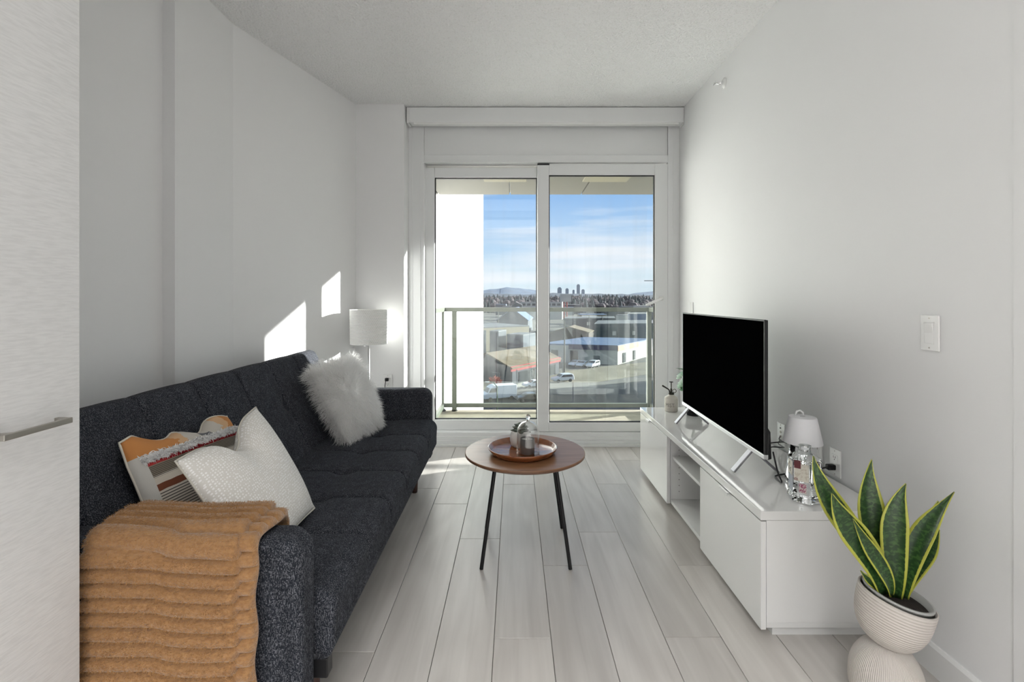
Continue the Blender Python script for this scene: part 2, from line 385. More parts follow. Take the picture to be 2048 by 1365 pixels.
# walls and ceiling
struct(MB().box(-1.9, XR + .15, YB - .15, 4.10, ZC, ZC + .12).build('ceiling', MAT['ceiling']))
struct(MB().prism([(-1.622, YB), (-1.622, 2.26), (-1.565, 2.26), (-1.565, 2.725), (-1.249, YE), (-1.249, 4.10), (-1.95, 4.10), (-1.95, YB)], -.12, ZC).build('wall_left', MAT['wall']))
struct(MB().box(-1.249, -.867, YE, 4.10, -.12, ZC).build('wall_end', MAT['wall']))
struct(MB().box(XR, XR + .15, YB, 4.10, -.12, ZC).build('wall_right', MAT['wall']))
struct(MB().box(-1.95, XR + .15, YB - .15, YB, -.12, ZC).build('wall_back', MAT['wall']))
struct(MB().prism([(XR, 0), (XR - .012, 0), (XR - .012, .088), (XR - .007, .098), (XR, .098)], YB, 3.98, 'y').build('baseboard_right', MAT['trim']))
struct(MB().prism([(XR, 0), (XR - .004, 0), (XR - .004, ZC - .001), (XR, ZC - .001)], .3, 1.326, 'y').build('trim_1', MAT['wall']))
struct(MB().prism([(-1.249, 0), (-.867, 0), (-.867, .098), (-1.249, .098)], YE - .012, YE, 'y').build('baseboard_end', MAT['trim']))

# ------------------------------------------------------------------ sliding balcony door
dr = sroot('door_1', (0, YW, 0))
def zz(v, Y): return CH - (v - V0) / F * Y
def xx(u, Y): return (u - U0) / F * Y
XL = -.867; vin = MAT['vinyl']
m = MB()      # outer frame: jambs with stepped profile, transom, head
m.box(XL, xx(848, YW), YW, 4.16, .0, ZC); m.box(xx(1336, YW), XR, YW, 4.16, .0, ZC)
m.box(xx(848, YW), xx(1336, YW), YW, 4.16, zz(325, YW), zz(310, YW)); m.box(xx(848, YW), xx(1336, YW), YW, 4.16, 2.66, ZC)
m.build('door_frame', vin, dr, bevel=.002)
m = MB(); m.box(XL + .028, XL + .034, YW - .004, YW, .11, ZC - .12); m.box(XL + .095, XL + .10, YW - .004, YW, .11, zz(325, YW)); m.box(xx(1346, YW), xx(1347.3, YW), YW - .004, YW, .11, ZC - .12)
m.box(xx(842, YW), xx(1341, YW), YW - .004, YW, zz(325, YW), zz(323, YW))
m.build('frame_bead', vin, dr)
MB().box(xx(834, YW), xx(848, YW), YW - .002, YW + .01, zz(310, YW), 2.66).box(xx(1336, YW), xx(1346, YW), YW - .002, YW + .01, zz(310, YW), 2.66).build('panel_stop', vin, dr)
MB().box(xx(848, YW), xx(1336, YW), YW + .012, 4.15, zz(310, YW), 2.66).build('spandrel_panel', vin, dr)
# sill with steps
m = MB(); m.box(XL, XR, 3.985, 4.02, 0, .022); m.box(XL, XR, 4.0, 4.03, .022, .048); m.box(XL, XR, 4.012, 4.04, .048, .08); m.box(XL, XR, 4.02, 4.16, .0, .112)
m.build('sill', vin, dr, bevel=.003)
def sash(y0, y1, u0, u1, v0, v1, gu0, gu1, gv0, gv1, nm):
    Y = y0
    X0, X1, Z1, Z0 = xx(u0, Y), xx(u1, Y), zz(v0, Y), zz(v1, Y)
    A0, A1, B1, B0 = xx(gu0, Y), xx(gu1, Y), zz(gv0, Y), zz(gv1, Y)
    m = MB(); m.box(X0, A0, y0, y1, Z0, Z1); m.box(A1, X1, y0, y1, Z0, Z1); m.box(A0, A1, y0, y1, B1, Z1); m.box(A0, A1, y0, y1, Z0, B0)
    s = m.build(nm, vin, dr, bevel=.004)
    e = .007; yg = (y0 + y1) / 2
    m = MB(); m.box(A0, A0 + e, yg - .012, yg + .012, B0, B1); m.box(A1 - e, A1, yg - .012, yg + .012, B0, B1); m.box(A0, A1, yg - .012, yg + .012, B1 - e, B1); m.box(A0, A1, yg - .012, yg + .012, B0, B0 + e)
    m.build('gasket', MAT['gasket'], s)
    MB().box(A0 + .002, A1 - .002, yg - .003, yg + .003, B0 + .002, B1 - .002).build('glass_pane', MAT['window_glass'], s)
    return s
s1 = sash(4.085, 4.14, 848, 1090, 335, 861, 869, 1074, 355, 840, 'fixed_sash')
s2 = sash(4.028, 4.075, 1075, 1336, 328, 864, 1098, 1310, 350, 846, 'sliding_sash')
MB().box(xx(1075, YW), xx(1099, YW), YW + .004, YW + .03, zz(330, YW), zz(327, YW)).build('top_stop', MAT['gasket'], dr)
# white lever handle on the right stile
h = MB(); c = P(1323, 597, 4.02)
h.lathe([(0, 0), (.020, 0), (.020, .006), (.014, .012), (0, .012)], (c.x, 4.028, c.z), 20, Matrix.Rotation(PI / 2, 3, 'X'), cap=False)
e0 = Vector((c.x, 4.005, c.z)); e1 = Vector((c.x - .13, 4.0, c.z - .058))
h.tube([(c.x, 4.02, c.z), e0, e0.lerp(e1, .25), e0.lerp(e1, .6), e1], [.011, .015, .014, .012, .010], 12)
h.build('lever_handle', MAT['plate'], s2, smooth=True)
# roller blind cassette
rb = thing('roller_blind', 'white roller blind cassette across the top of the balcony door', 'blind', (.26, 3.95, 2.6))
MB().box(-.838, 1.348, 3.90, 4.0, 2.615, 2.735).build('cassette', vin, rb, bevel=.004)
MB().box(-.80, 1.31, 3.905, 3.935, 2.600, 2.615).build('bottom_bar', MAT['trim'], rb)
MB().box(-.858, -.8385, 3.905, 4.0, 2.61, 2.735).build('end_bracket', MAT['trim'], rb); MB().box(1.3485, 1.353, 3.905, 4.0, 2.60, 2.735).build('end_bracket', MAT['trim'], rb)

# ------------------------------------------------------------------ balcony
YR = 5.05; ZB = .05
bf = struct(MB().box(-.86, 4.6, 4.16, 5.11, -.30, ZB).build('balcony_floor', MAT['concrete']))
sf = struct(MB().box(-.86, 4.6, 4.16, 5.1, 2.312, 2.745).build('balcony_slab_above', MAT['stucco']))
jx = [-.86, -.788, -.044, .695, 1.465, 2.22, 2.97, 3.72, 4.6]
for a, b_ in zip(jx[:-1], jx[1:]):
    MB().box(a + .006, b_ - .006, 4.16, 5.095, 2.292, 2.311).build('soffit_panel', MAT['soffit'], sf)
for a, b_ in ((-.277, .112), (.625, 1.03)):
    MB().box(a, b_, 4.25, 4.50, 2.280, 2.292).build('soffit_vent', MAT['vent'], sf, bevel=.004)
struct(MB().box(-9, -.86, 4.16, 13.6, -17, 9).build('wall_wing', MAT['stucco']))
rl = thing('balcony_railing', 'grey-green metal balcony railing with clear glass infill', 'railing', (.3, YR, ZB))
RM = MAT['railing']
xl, xr = -.735, 1.41
def rail(nm, x0, x1, y0, y1, z0, z1): return MB().box(x0, x1, y0, y1, z0, z1).build(nm, RM, rl, bevel=.003)
rail('top_rail', xl, xr, YR - .025, YR + .025, 1.075, 1.118); rail('top_rail', xl - .02, xl + .025, 4.2, YR + .02, 1.075, 1.118); rail('top_rail', xr - .03, xr + .02, 4.2, YR + .02, 1.075, 1.118)
rail('bottom_rail', xl, xr, YR - .018, YR + .018, .09, .13); rail('bottom_rail', xl - .015, xl + .02, 4.2, YR, .09, .13); rail('bottom_rail', xr - .02, xr + .015, 4.2, YR, .09, .13)
for px_, w in ((xl, .011), (-.616, .024), (xr - .02, .022)):
    rail('post', px_ - w, px_ + w, YR - .022, YR + .022, ZB, 1.075)
rail('post', xl - .018, xl + .018, 4.2, 4.24, ZB, 1.075); rail('post', xr - .02, xr + .02, 4.2, 4.24, ZB, 1.075)
for a, b_ in ((-.585, -.19), (-.18, .60), (.61, xr - .05)):
    MB().box(a, b_, YR - .004, YR + .004, .13, 1.075).build('glass_panel', MAT['rail_glass'], rl)
for xc in (xl, -.616, xr - .02):
    MB().lathe([(0, 0), (.03, 0), (.03, .012), (.012, .03), (0, .03)], (xc, YR, ZB), 12, cap=False).build('post_base', MAT['black'], rl)

nb = thing('shadow_railing', 'unseen grey-green railing added at the right to cast shadow bands on the floor', 'railing', (3, YR, ZB))  # out-of-view railing, added for its shadow bands on the indoor floor
MB().box(xr + .06, 4.6, YR - .025, YR + .025, .925, .965).build('top_rail', RM, nb, bevel=.003); MB().box(xr + .06, 4.6, YR - .018, YR + .018, .09, .13).build('bottom_rail', RM, nb, bevel=.003)
for px_ in (xr + .08, 2.5, 3.5, 4.57): MB().box(px_ - .02, px_ + .02, YR - .02, YR + .02, ZB, .925).build('post', RM, nb, bevel=.003)

# ================================================================== LEFT: cabinet
tc_ = thing('tall_cabinet', 'tall white linen-textured cabinet door at the left edge of the room', 'cabinet', (-1.31, .2, 0))
MB().box(-1.615, -1.02, -.9, 1.128, 0, ZC - .004).build('body', MAT['matte_white'], tc_)
dd = MB().box(-1.019, -1.0, .50, 1.128, .04, ZC - .01).build('door', MAT['linen'], tc_, bevel=.0015)
MB().box(-1.019, -1.0, -.9, .496, .04, ZC - .01).build('door', MAT['linen'], tc_, bevel=.0015)
hz = .944; hx = -1.0; y0, y1 = .93, 1.075
MB().prism([(hx, y0), (hx + .032, y0), (hx + .032, y1), (hx, y1), (hx, y1 - .010), (hx + .024, y1 - .024), (hx + .024, y0 + .024), (hx, y0 + .010)], hz - .006, hz + .006, 'z').build('handle', MAT['nickel'], dd, bevel=.001)

# ================================================================== SOFA
sofa = thing('sofa', 'dark navy tweed sofa bed with channel-stitched seat and reclined back', 'sofa', (-.93, 2.30, 0), rotz=.010)
TW = MAT['tweed']; SE = [1.69, 1.995, 2.30, 2.605, 2.91]
def rrect(a0, a1, b0, b1, r, step=.012):       # rounded rectangle loop with normals; r = radii at (a1b0? ...)
    pts = []
    rr = r      # dict: corners (hi,hi),(lo,hi),(lo,lo),(hi,lo)
    cs = [((a1 - rr[0], b1 - rr[0]), 0, rr[0]), ((a0 + rr[1], b1 - rr[1]), PI / 2, rr[1]), ((a0 + rr[2], b0 + rr[2]), PI, rr[2]), ((a1 - rr[3], b0 + rr[3]), 1.5 * PI, rr[3])]
    for i, (c, t0, R) in enumerate(cs):
        n = max(3, int(R * PI / 2 / step * 1.6))
        for k in range(n + 1):
            t = t0 + PI / 2 * k / n; pts.append((c[0] + R * math.cos(t), c[1] + R * math.sin(t), math.cos(t), math.sin(t)))
        c2, t2, R2 = cs[(i + 1) % 4]
        pe = pts[-1]; ps = (c2[0] + R2 * math.cos(t2), c2[1] + R2 * math.sin(t2)); L = math.hypot(ps[0] - pe[0], ps[1] - pe[1]); n = int(L / step)
        for k in range(1, n): pts.append((pe[0] + (ps[0] - pe[0]) * k / n, pe[1] + (ps[1] - pe[1]) * k / n, pe[2], pe[3]))
    return pts
def sweep(loop, ys, disp, tomap):
    m = MB(); n = len(loop)
    for y in ys:
        for (a, b, na, nb) in loop:
            d = disp(a, b, na, nb, y); m.v.append(tomap(a + na * d, b + nb * d, y))
    for i in range(len(ys) - 1):
        for j in range(n):
            j2 = (j + 1) % n; m.f.append((i * n + j, i * n + j2, (i + 1) * n + j2, (i + 1) * n + j))
    m.f.append(tuple(range(n))[::-1]); m.f.append(tuple((len(ys) - 1) * n + j for j in range(n)))
    return m
def ysamples(y0, y1):
    ys = set(np.round(np.linspace(y0, y1, 150), 4))
    for s in SE:
        for d in (-.02, -.012, -.007, -.004, -.002, 0, .002, .004, .003, .007, .012, .02): ys.add(round(s + d, 4))
    for e in (.003, .008, .016, .028): ys.add(round(y0 + e, 4)); ys.add(round(y1 - e, 4))
    return sorted(ys)
def seams(y, depth=.020, wide=.006):
    d = 0
    for s in SE:
        t = abs(y - s); d -= depth * math.exp(-t / .0042) + wide * math.exp(-(t / .06) ** 2)
    return d
Y0, Y1 = 1.333, 3.267
def endround(y, R=.028):
    t = min(y - Y0, Y1 - y)
    return -(R - math.sqrt(max(0, R * R - (R - t) ** 2))) if t < R else 0
def seat_d(a, b, na, nb, y):
    w = max(0, nb) ** .7
    if na > .3: w = max(w, .8 * max(0, min(1, (b - .30) / .07)))
    if a < -1.05: w = 0
    d = w * (seams(y) + .005)
    for s in SE: d -= w * .020 * math.exp(-((a + .80) ** 2 + (y - s) ** 2 * 2.2) / .0016)
    d -= w * .010 * math.exp(-((a + .80) / .05) ** 2)
    return d + endround(y) * (1 if nb > -.5 else 0)
loop = rrect(-1.12, -.505, .225, .405, (.055, .02, .02, .03))
sweep(loop, ysamples(Y0, Y1), seat_d, lambda a, b, y: (a, y, b)).build('seat', TW, sofa, smooth=True)
def back_d(a, b, na, nb, y):        # a along the back (0..), b normal
    w = max(0, nb) ** .7
    if na > .3 and b > -.05: w = max(w, .7)
    d = w * (seams(y, .018, .004) + .004)
    for s in SE: d -= w * .018 * math.exp(-((a - .27) ** 2 + (y - s) ** 2 * 2.2) / .0016)
    d -= w * .012 * math.exp(-abs(a - .27) / .03) 
    return d + endround(y)
up = Vector((-.435, 0, .90)).normalized(); nr = Vector((up.z, 0, -up.x)); bo = Vector((-1.078, 0, .405))
def bmap(a, b, y):
    p = bo + up * a + nr * b; return (p.x, y, p.z)
loop = rrect(-.03, .535, -.085, 0, (.05, .03, .02, .02))
loop = rrect(-.03, .535, -.085, 0, (.045, .02, .02, .04))
Y1 = 3.235
sweep(loop, ysamples(Y0, Y1), back_d, bmap).build('backrest', TW, sofa, smooth=True)
for ya, yb in ((1.228, 1.330), (3.270, 3.372)):
    m = MB(); m.prism([(-.548, .13), (-.548, .565), (-.585, .602), (-1.20, .602), (-1.24, .57), (-1.24, .13)], ya, yb, 'y')
    m.build('arm', TW, sofa, bevel=.024, seg=4, auto=True)
MB().box(-1.15, -.56, 1.36, 3.24, .185, .226).build('base_frame', MAT['black'], sofa)
for x, y in ((-.615, 1.47), (-.615, 3.055), (-1.10, 1.47), (-1.10, 3.055)):
    MB().lathe([(0, 0), (.017, 0), (.019, .01), (.027, .185), (0, .185)], (x, y, 0), 20, cap=False).build('leg', MAT['leg_brown'], sofa, smooth=True)
MB().box(-.575, -.52, 1.335, 1.375, .17, .225).build('hinge_bracket', MAT['black'], sofa, bevel=.004)

# ------------------------------------------------------------------ cushions
def pillow(name, label, C, t, mat, nu=48, sag=None, pinch=.07, uv=True, back_t=.6):
    """C = bottom-left, bottom-right, top-right, top-left corners (world)."""
    A, B, Cc, D = [Vector(c) for c in C]; ctr = (A + B + Cc + D) / 4
    nrm = (B - A).cross(D - A).normalized()
    root = thing(name, label, 'cushion', (ctr.x, ctr.y, min(A.z, B.z)))
    def surf(u, v, side):
        # corners stay, edges pull in
        pu = u + (0.5 - u) * 0; uu = 2 * u - 1; vv = 2 * v - 1
        iu = pinch * (1 - vv * vv) * 0 + pinch * .8 * (1 - (abs(vv)) ** 2.2) ; iv = pinch * .8 * (1 - (abs(uu)) ** 2.2)
        u2 = .5 + uu * (.5 - iu * .5 * abs(uu) ** 3); v2 = .5 + vv * (.5 - iv * .5 * abs(vv) ** 3)
        p = A.lerp(B, u2).lerp(D.lerp(Cc, u2), v2)
        h = max(0, (1 - abs(uu) ** 2.6)) ** .55 * max(0, (1 - abs(vv) ** 2.6)) ** .55
        th = t * h * (1 if side > 0 else back_t)
        p = p + nrm * (th * side)
        if sag: p = p + sag(u, v, h, side)
        return p
    m = MB(); m.grid(lambda a, b: surf(a, b, 1), nu, nu, uv=True); m.grid(lambda a, b: surf(a, b, -1), nu, nu, uv=True)
    import bmesh
    me = m.mesh(name + '_cover', ORG[root.name], True, mat)
    bm = bmesh.new(); bm.from_mesh(me); bmesh.ops.remove_doubles(bm, verts=bm.verts, dist=.0004); bmesh.ops.recalc_face_normals(bm, faces=bm.faces); bm.to_mesh(me); bm.free()
    o = bpy.data.objects.new('cover', me); COL.objects.link(o); o.parent = root; ORG[o.name] = ORG[root.name]
    # piping along the edge
    e = []
    for i in range(41): e.append(surf(i / 40, 0, 1))
    for i in range(1, 41): e.append(surf(1, i / 40, 1))
    for i in range(1, 41): e.append(surf(1 - i / 40, 1, 1))
    for i in range(1, 40): e.append(surf(0, 1 - i / 40, 1))
    e.append(e[0])
    return root, o, surf, nrm, e
def boho_mat():
    m = pm('boho_woven', (.6, .55, .47, 1), .9); t, b, L = nodes(m)
    uv = N(t, 'ShaderNodeUVMap'); sp = N(t, 'ShaderNodeSeparateXYZ'); L(uv.outputs[0], sp.inputs[0])
    nz = N(t, 'ShaderNodeTexNoise'); nz.inputs['Scale'].default_value = 14; L(uv.outputs[0], nz.inputs['Vector'])
    ms = N(t, 'ShaderNodeMath', operation='MULTIPLY_ADD'); ms.inputs[1].default_value = .012; L(nz.outputs[0], ms.inputs[0]); L(sp.outputs['Y'], ms.inputs[2])
    rp = N(t, 'ShaderNodeValToRGB'); cr = rp.color_ramp; cr.interpolation = 'CONSTANT'
    cream = (.62, .56, .48, 1)
    st = [(0, cream), (.52, (.17, .05, .022, 1)), (.575, cream), (.645, (.24, .20, .15, 1)), (.735, (.42, .03, .03, 1)), (.762, (.72, .70, .67, 1)), (.82, cream)]
    cr.elements[0].position = 0; cr.elements[0].color = cream; cr.elements[1].position = st[1][0]; cr.elements[1].color = st[1][1]
    for p, c in st[2:]:
        e = cr.elements.new(p); e.color = c
    L(ms.outputs[0], rp.inputs[0])
    # fine dark lines in v .13-.50
    fm = N(t, 'ShaderNodeMath', operation='MULTIPLY'); fm.inputs[1].default_value = 46; L(sp.outputs['Y'], fm.inputs[0])
    fr = N(t, 'ShaderNodeMath', operation='FRACT'); L(fm.outputs[0], fr.inputs[0])
    g1 = N(t, 'ShaderNodeMath', operation='GREATER_THAN'); g1.inputs[1].default_value = .66; L(fr.outputs[0], g1.inputs[0])
    a1 = N(t, 'ShaderNodeMath', operation='GREATER_THAN'); a1.inputs[1].default_value = .14; L(sp.outputs['Y'], a1.inputs[0])
    a2 = N(t, 'ShaderNodeMath', operation='LESS_THAN'); a2.inputs[1].default_value = .505; L(sp.outputs['Y'], a2.inputs[0])
    m1 = N(t, 'ShaderNodeMath', operation='MULTIPLY'); L(g1.outputs[0], m1.inputs[0]); L(a1.outputs[0], m1.inputs[1])
    m2 = N(t, 'ShaderNodeMath', operation='MULTIPLY'); L(m1.outputs[0], m2.inputs[0]); L(a2.outputs[0], m2.inputs[1])
    x1 = N(t, 'ShaderNodeMix', data_type='RGBA'); x1.inputs['B'].default_value = (.07, .06, .055, 1); L(m2.outputs[0], x1.inputs['Factor']); L(rp.outputs[0], x1.inputs['A'])
    # woven band lines v .645-.735
    f2 = N(t, 'ShaderNodeMath', operation='MULTIPLY'); f2.inputs[1].default_value = 75; L(sp.outputs['Y'], f2.inputs[0])
    f3 = N(t, 'ShaderNodeMath', operation='FRACT'); L(f2.outputs[0], f3.inputs[0])
    g3 = N(t, 'ShaderNodeMath', operation='GREATER_THAN'); g3.inputs[1].default_value = .6; L(f3.outputs[0], g3.inputs[0])
    b1 = N(t, 'ShaderNodeMath', operation='GREATER_THAN'); b1.inputs[1].default_value = .625; L(sp.outputs['Y'], b1.inputs[0])
    b2 = N(t, 'ShaderNodeMath', operation='LESS_THAN'); b2.inputs[1].default_value = .728; L(sp.outputs['Y'], b2.inputs[0])
    m3 = N(t, 'ShaderNodeMath', operation='MULTIPLY'); L(g3.outputs[0], m3.inputs[0]); L(b1.outputs[0], m3.inputs[1])
    m4 = N(t, 'ShaderNodeMath', operation='MULTIPLY'); L(m3.outputs[0], m4.inputs[0]); L(b2.outputs[0], m4.inputs[1])
    x2 = N(t, 'ShaderNodeMix', data_type='RGBA'); x2.inputs['B'].default_value = (.05, .045, .04, 1); L(m4.outputs[0], x2.inputs['Factor']); L(x1.outputs['Result'], x2.inputs['A'])
    # orange patches at the two top corners, wedge to the middle
    d1 = N(t, 'ShaderNodeMath', operation='SUBTRACT'); d1.inputs[1].default_value = .60; L(sp.outputs['X'], d1.inputs[0])
    d2 = N(t, 'ShaderNodeMath', operation='ABSOLUTE'); L(d1.outputs[0], d2.inputs[0])
    d3 = N(t, 'ShaderNodeMath', operation='MULTIPLY_ADD'); d3.inputs[1].default_value = .12; L(nz.outputs[0], d3.inputs[0]); L(d2.outputs[0], d3.inputs[2])
    rr = N(t, 'ShaderNodeValToRGB'); c2 = rr.color_ramp; c2.interpolation = 'CONSTANT'
    c2.elements[0].position = 0; c2.elements[0].color = (.60, .56, .50, 1); c2.elements[1].position = .24; c2.elements[1].color = (.66, .42, .24, 1)
    e = c2.elements.new(.32); e.color = (.56, .235, .07, 1)
    L(d3.outputs[0], rr.inputs[0])
    gt = N(t, 'ShaderNodeMath', operation='GREATER_THAN'); gt.inputs[1].default_value = .822; L(ms.outputs[0], gt.inputs[0])
    x3 = N(t, 'ShaderNodeMix', data_type='RGBA'); L(gt.outputs[0], x3.inputs['Factor']); L(x2.outputs['Result'], x3.inputs['A']); L(rr.outputs[0], x3.inputs['B'])
    # grey square
    sx = N(t, 'ShaderNodeMath', operation='COMPARE'); sx.inputs[1].default_value = .60; sx.inputs[2].default_value = .055; L(sp.outputs['X'], sx.inputs[0])
    sy = N(t, 'ShaderNodeMath', operation='COMPARE'); sy.inputs[1].default_value = .88; sy.inputs[2].default_value = .045; L(sp.outputs['Y'], sy.inputs[0])
    sm = N(t, 'ShaderNodeMath', operation='MULTIPLY'); L(sx.outputs[0], sm.inputs[0]); L(sy.outputs[0], sm.inputs[1])
    x4 = N(t, 'ShaderNodeMix', data_type='RGBA'); x4.inputs['B'].default_value = (.14, .14, .15, 1); L(sm.outputs[0], x4.inputs['Factor']); L(x3.outputs['Result'], x4.inputs['A'])
    # plain border strip on the near side
    lb = N(t, 'ShaderNodeMath', operation='LESS_THAN'); lb.inputs[1].default_value = .07; L(sp.outputs['X'], lb.inputs[0])
    lv = N(t, 'ShaderNodeMath', operation='LESS_THAN'); lv.inputs[1].default_value = .83; L(sp.outputs['Y'], lv.inputs[0])
    lm = N(t, 'ShaderNodeMath', operation='MULTIPLY'); L(lb.outputs[0], lm.inputs[0]); L(lv.outputs[0], lm.inputs[1])
    x5 = N(t, 'ShaderNodeMix', data_type='RGBA'); x5.inputs['B'].default_value = (.60, .58, .54, 1); L(lm.outputs[0], x5.inputs['Factor']); L(x4.outputs['Result'], x5.inputs['A'])
    L(x5.outputs['Result'], b.inputs['Base Color'])
    n2 = N(t, 'ShaderNodeTexNoise'); n2.inputs['Scale'].default_value = 220; L(uv.outputs[0], n2.inputs['Vector'])
    bp = N(t, 'ShaderNodeBump'); bp.inputs['Strength'].default_value = .3; bp.inputs['Distance'].default_value = .002; L(n2.outputs[0], bp.inputs['Height']); L(bp.outputs[0], b.inputs['Normal'])
    return m
def dot_mat():
    m = pm('cream_dotted_fabric', (.72, .69, .63, 1), .55); t, b, L = nodes(m)
    uv = N(t, 'ShaderNodeUVMap'); mp = N(t, 'ShaderNodeMapping'); mp.inputs['Scale'].default_value = (52, 48, 1); L(uv.outputs[0], mp.inputs[0])
    vo = N(t, 'ShaderNodeTexVoronoi'); vo.inputs['Scale'].default_value = 1; vo.inputs['Randomness'].default_value = .35; L(mp.outputs[0], vo.inputs['Vector'])
    r = N(t, 'ShaderNodeMapRange'); r.inputs['From Min'].default_value = .36; r.inputs['From Max'].default_value = .30; L(vo.outputs['Distance'], r.inputs[0])
    mx = N(t, 'ShaderNodeMix', data_type='RGBA'); mx.inputs['A'].default_value = (.72, .70, .655, 1); mx.inputs['B'].default_value = (.92, .91, .89, 1)
    L(r.outputs[0], mx.inputs['Factor']); L(mx.outputs['Result'], b.inputs['Base Color'])
    r2 = N(t, 'ShaderNodeMapRange'); r2.inputs['To Min'].default_value = .7; r2.inputs['To Max'].default_value = .3; L(r.outputs[0], r2.inputs[0]); L(r2.outputs[0], b.inputs['Roughness'])
    return m
BM = boho_mat(); DM = dot_mat()
# patterned cushion (u: near -> far along the sofa, v: bottom -> top)
def sagb(u, v, h, s):
    w = max(0, v - .8) / .2
    return Vector((0, 0, 0.012 * math.sin(u * 17) * w - .028 * w * math.exp(-((u - .55) / .25) ** 2))) + Vector((.012, 0, 0)) * math.sin(u * 21 + 1) * w
r1, cov, surf1, n1_, e1_ = pillow('patterned_cushion', 'woven cushion with orange corners, white fringe and brown stripes, against the sofa back', 
    [(-1.03, 1.44, .425), (-.985, 1.94, .42), (-1.165, 1.985, .745), (-1.20, 1.475, .775)], .065, BM, sag=sagb, pinch=.05)
MB().tube(e1_, .0035, 6, cap=False).build('piping', pm('cream_piping', (.62, .58, .5, 1), .9), r1, smooth=True)
rt, dt = [], []
for i in range(2600):
    u = random.uniform(.05, .98); v = random.uniform(.765, .825); p = surf1(u, v, 1); rt.append(p + n1_ * .001); d = n1_ + Vector((random.gauss(0, .7), random.gauss(0, .7), random.gauss(0, .5) - .2)); dt.append(d)
strands('fringe', rt, dt, .016, .0045, pm('white_fringe_yarn', (.88, .87, .86, 1), .9), r1, droop=.5, segs=3, curl=.4)
rt, dt = [], []
for i in range(700):
    u = random.uniform(.2, .98); v = random.uniform(.738, .765); p = surf1(u, v, 1); rt.append(p + n1_ * .001); dt.append(n1_ + Vector((random.gauss(0, .5), random.gauss(0, .5), random.gauss(0, .4))))
strands('red_loops', rt, dt, .008, .004, pm('red_yarn', (.42, .02, .03, 1), .9), r1, droop=.4, segs=2)
# dotted white cushion, leaning diagonally, with a chop in its top edge
vdir = Vector((-.24, .05, .35)).normalized()
def sagd(u, v, h, s):
    g = math.exp(-((u - .50) / .16) ** 2)
    w = max(0, (v - .45) / .55)
    d = -vdir * (.085 * g * w ** 2) - Vector((.02, 0, .02)) * g * w * h
    wr = .004 * math.sin(u * 40 + v * 9) * math.exp(-((u - .5) / .22) ** 2) * w
    return d + Vector((.8, 0, .5)) * wr
r2, cov, surf2, n2_, e2_ = pillow('dotted_cushion', 'cream white cushion with a fine dot print and dented top, leaning in front', 
    [(-.74, 1.385, .415), (-.752, 1.845, .42), (-1.0, 1.895, .79), (-.99, 1.43, .735)], .075, DM, sag=sagd, pinch=.05)
MB().tube(e2_, .003, 6, cap=False).build('piping', pm('cream_seam', (.60, .57, .5, 1), .8), r2, smooth=True)
# shaggy white cushion at the far end
r3, cov, surf3, n3_, e3_ = pillow('fur_cushion', 'shaggy white faux-fur cushion at the window end of the sofa', 
    [(-.935, 2.69, .435), (-.855, 3.07, .435), (-1.045, 3.165, .815), (-1.17, 2.79, .785)], .085, pm('white_fur_backing', (.95, .95, .94, 1), .8), pinch=.05, nu=32)
rt, dt = [], []
upv = Vector((-.2, .1, .38)).normalized()
for i in range(19000):
    u = random.random(); v = random.random(); s = 1 if random.random() < .72 else -1
    if random.random() < .22:
        q = random.random(); k = random.randrange(4)
        u, v = ((q, .985), (q, .015), (.985, q), (.015, q))[k]
    p = surf3(u, v, s); e = .01
    a = surf3(min(1, u + e), v, s) - surf3(max(0, u - e), v, s); b_ = surf3(u, min(1, v + e), s) - surf3(u, max(0, v - e), s)
    nn = a.cross(b_) * s
    if nn.length < 1e-9: nn = n3_ * s
    nn.normalize()
    out = (p - surf3(.5, .5, s)); out = out - n3_ * out.dot(n3_)
    clump = Vector((math.sin(u * 31 + v * 7), math.sin(v * 29 - u * 11), math.sin(u * 17 + v * 23))) * .35
    d = nn * .8 + out.normalized() * (1.0 if out.length > .01 else 0) + clump + Vector((random.gauss(0, .22), random.gauss(0, .22), random.gauss(0, .22) - .15))
    rt.append(p); dt.append(d)
strands('fur', rt, dt, .066, .0017, MAT['fur_white'], r3, droop=.20, segs=4, curl=.12)

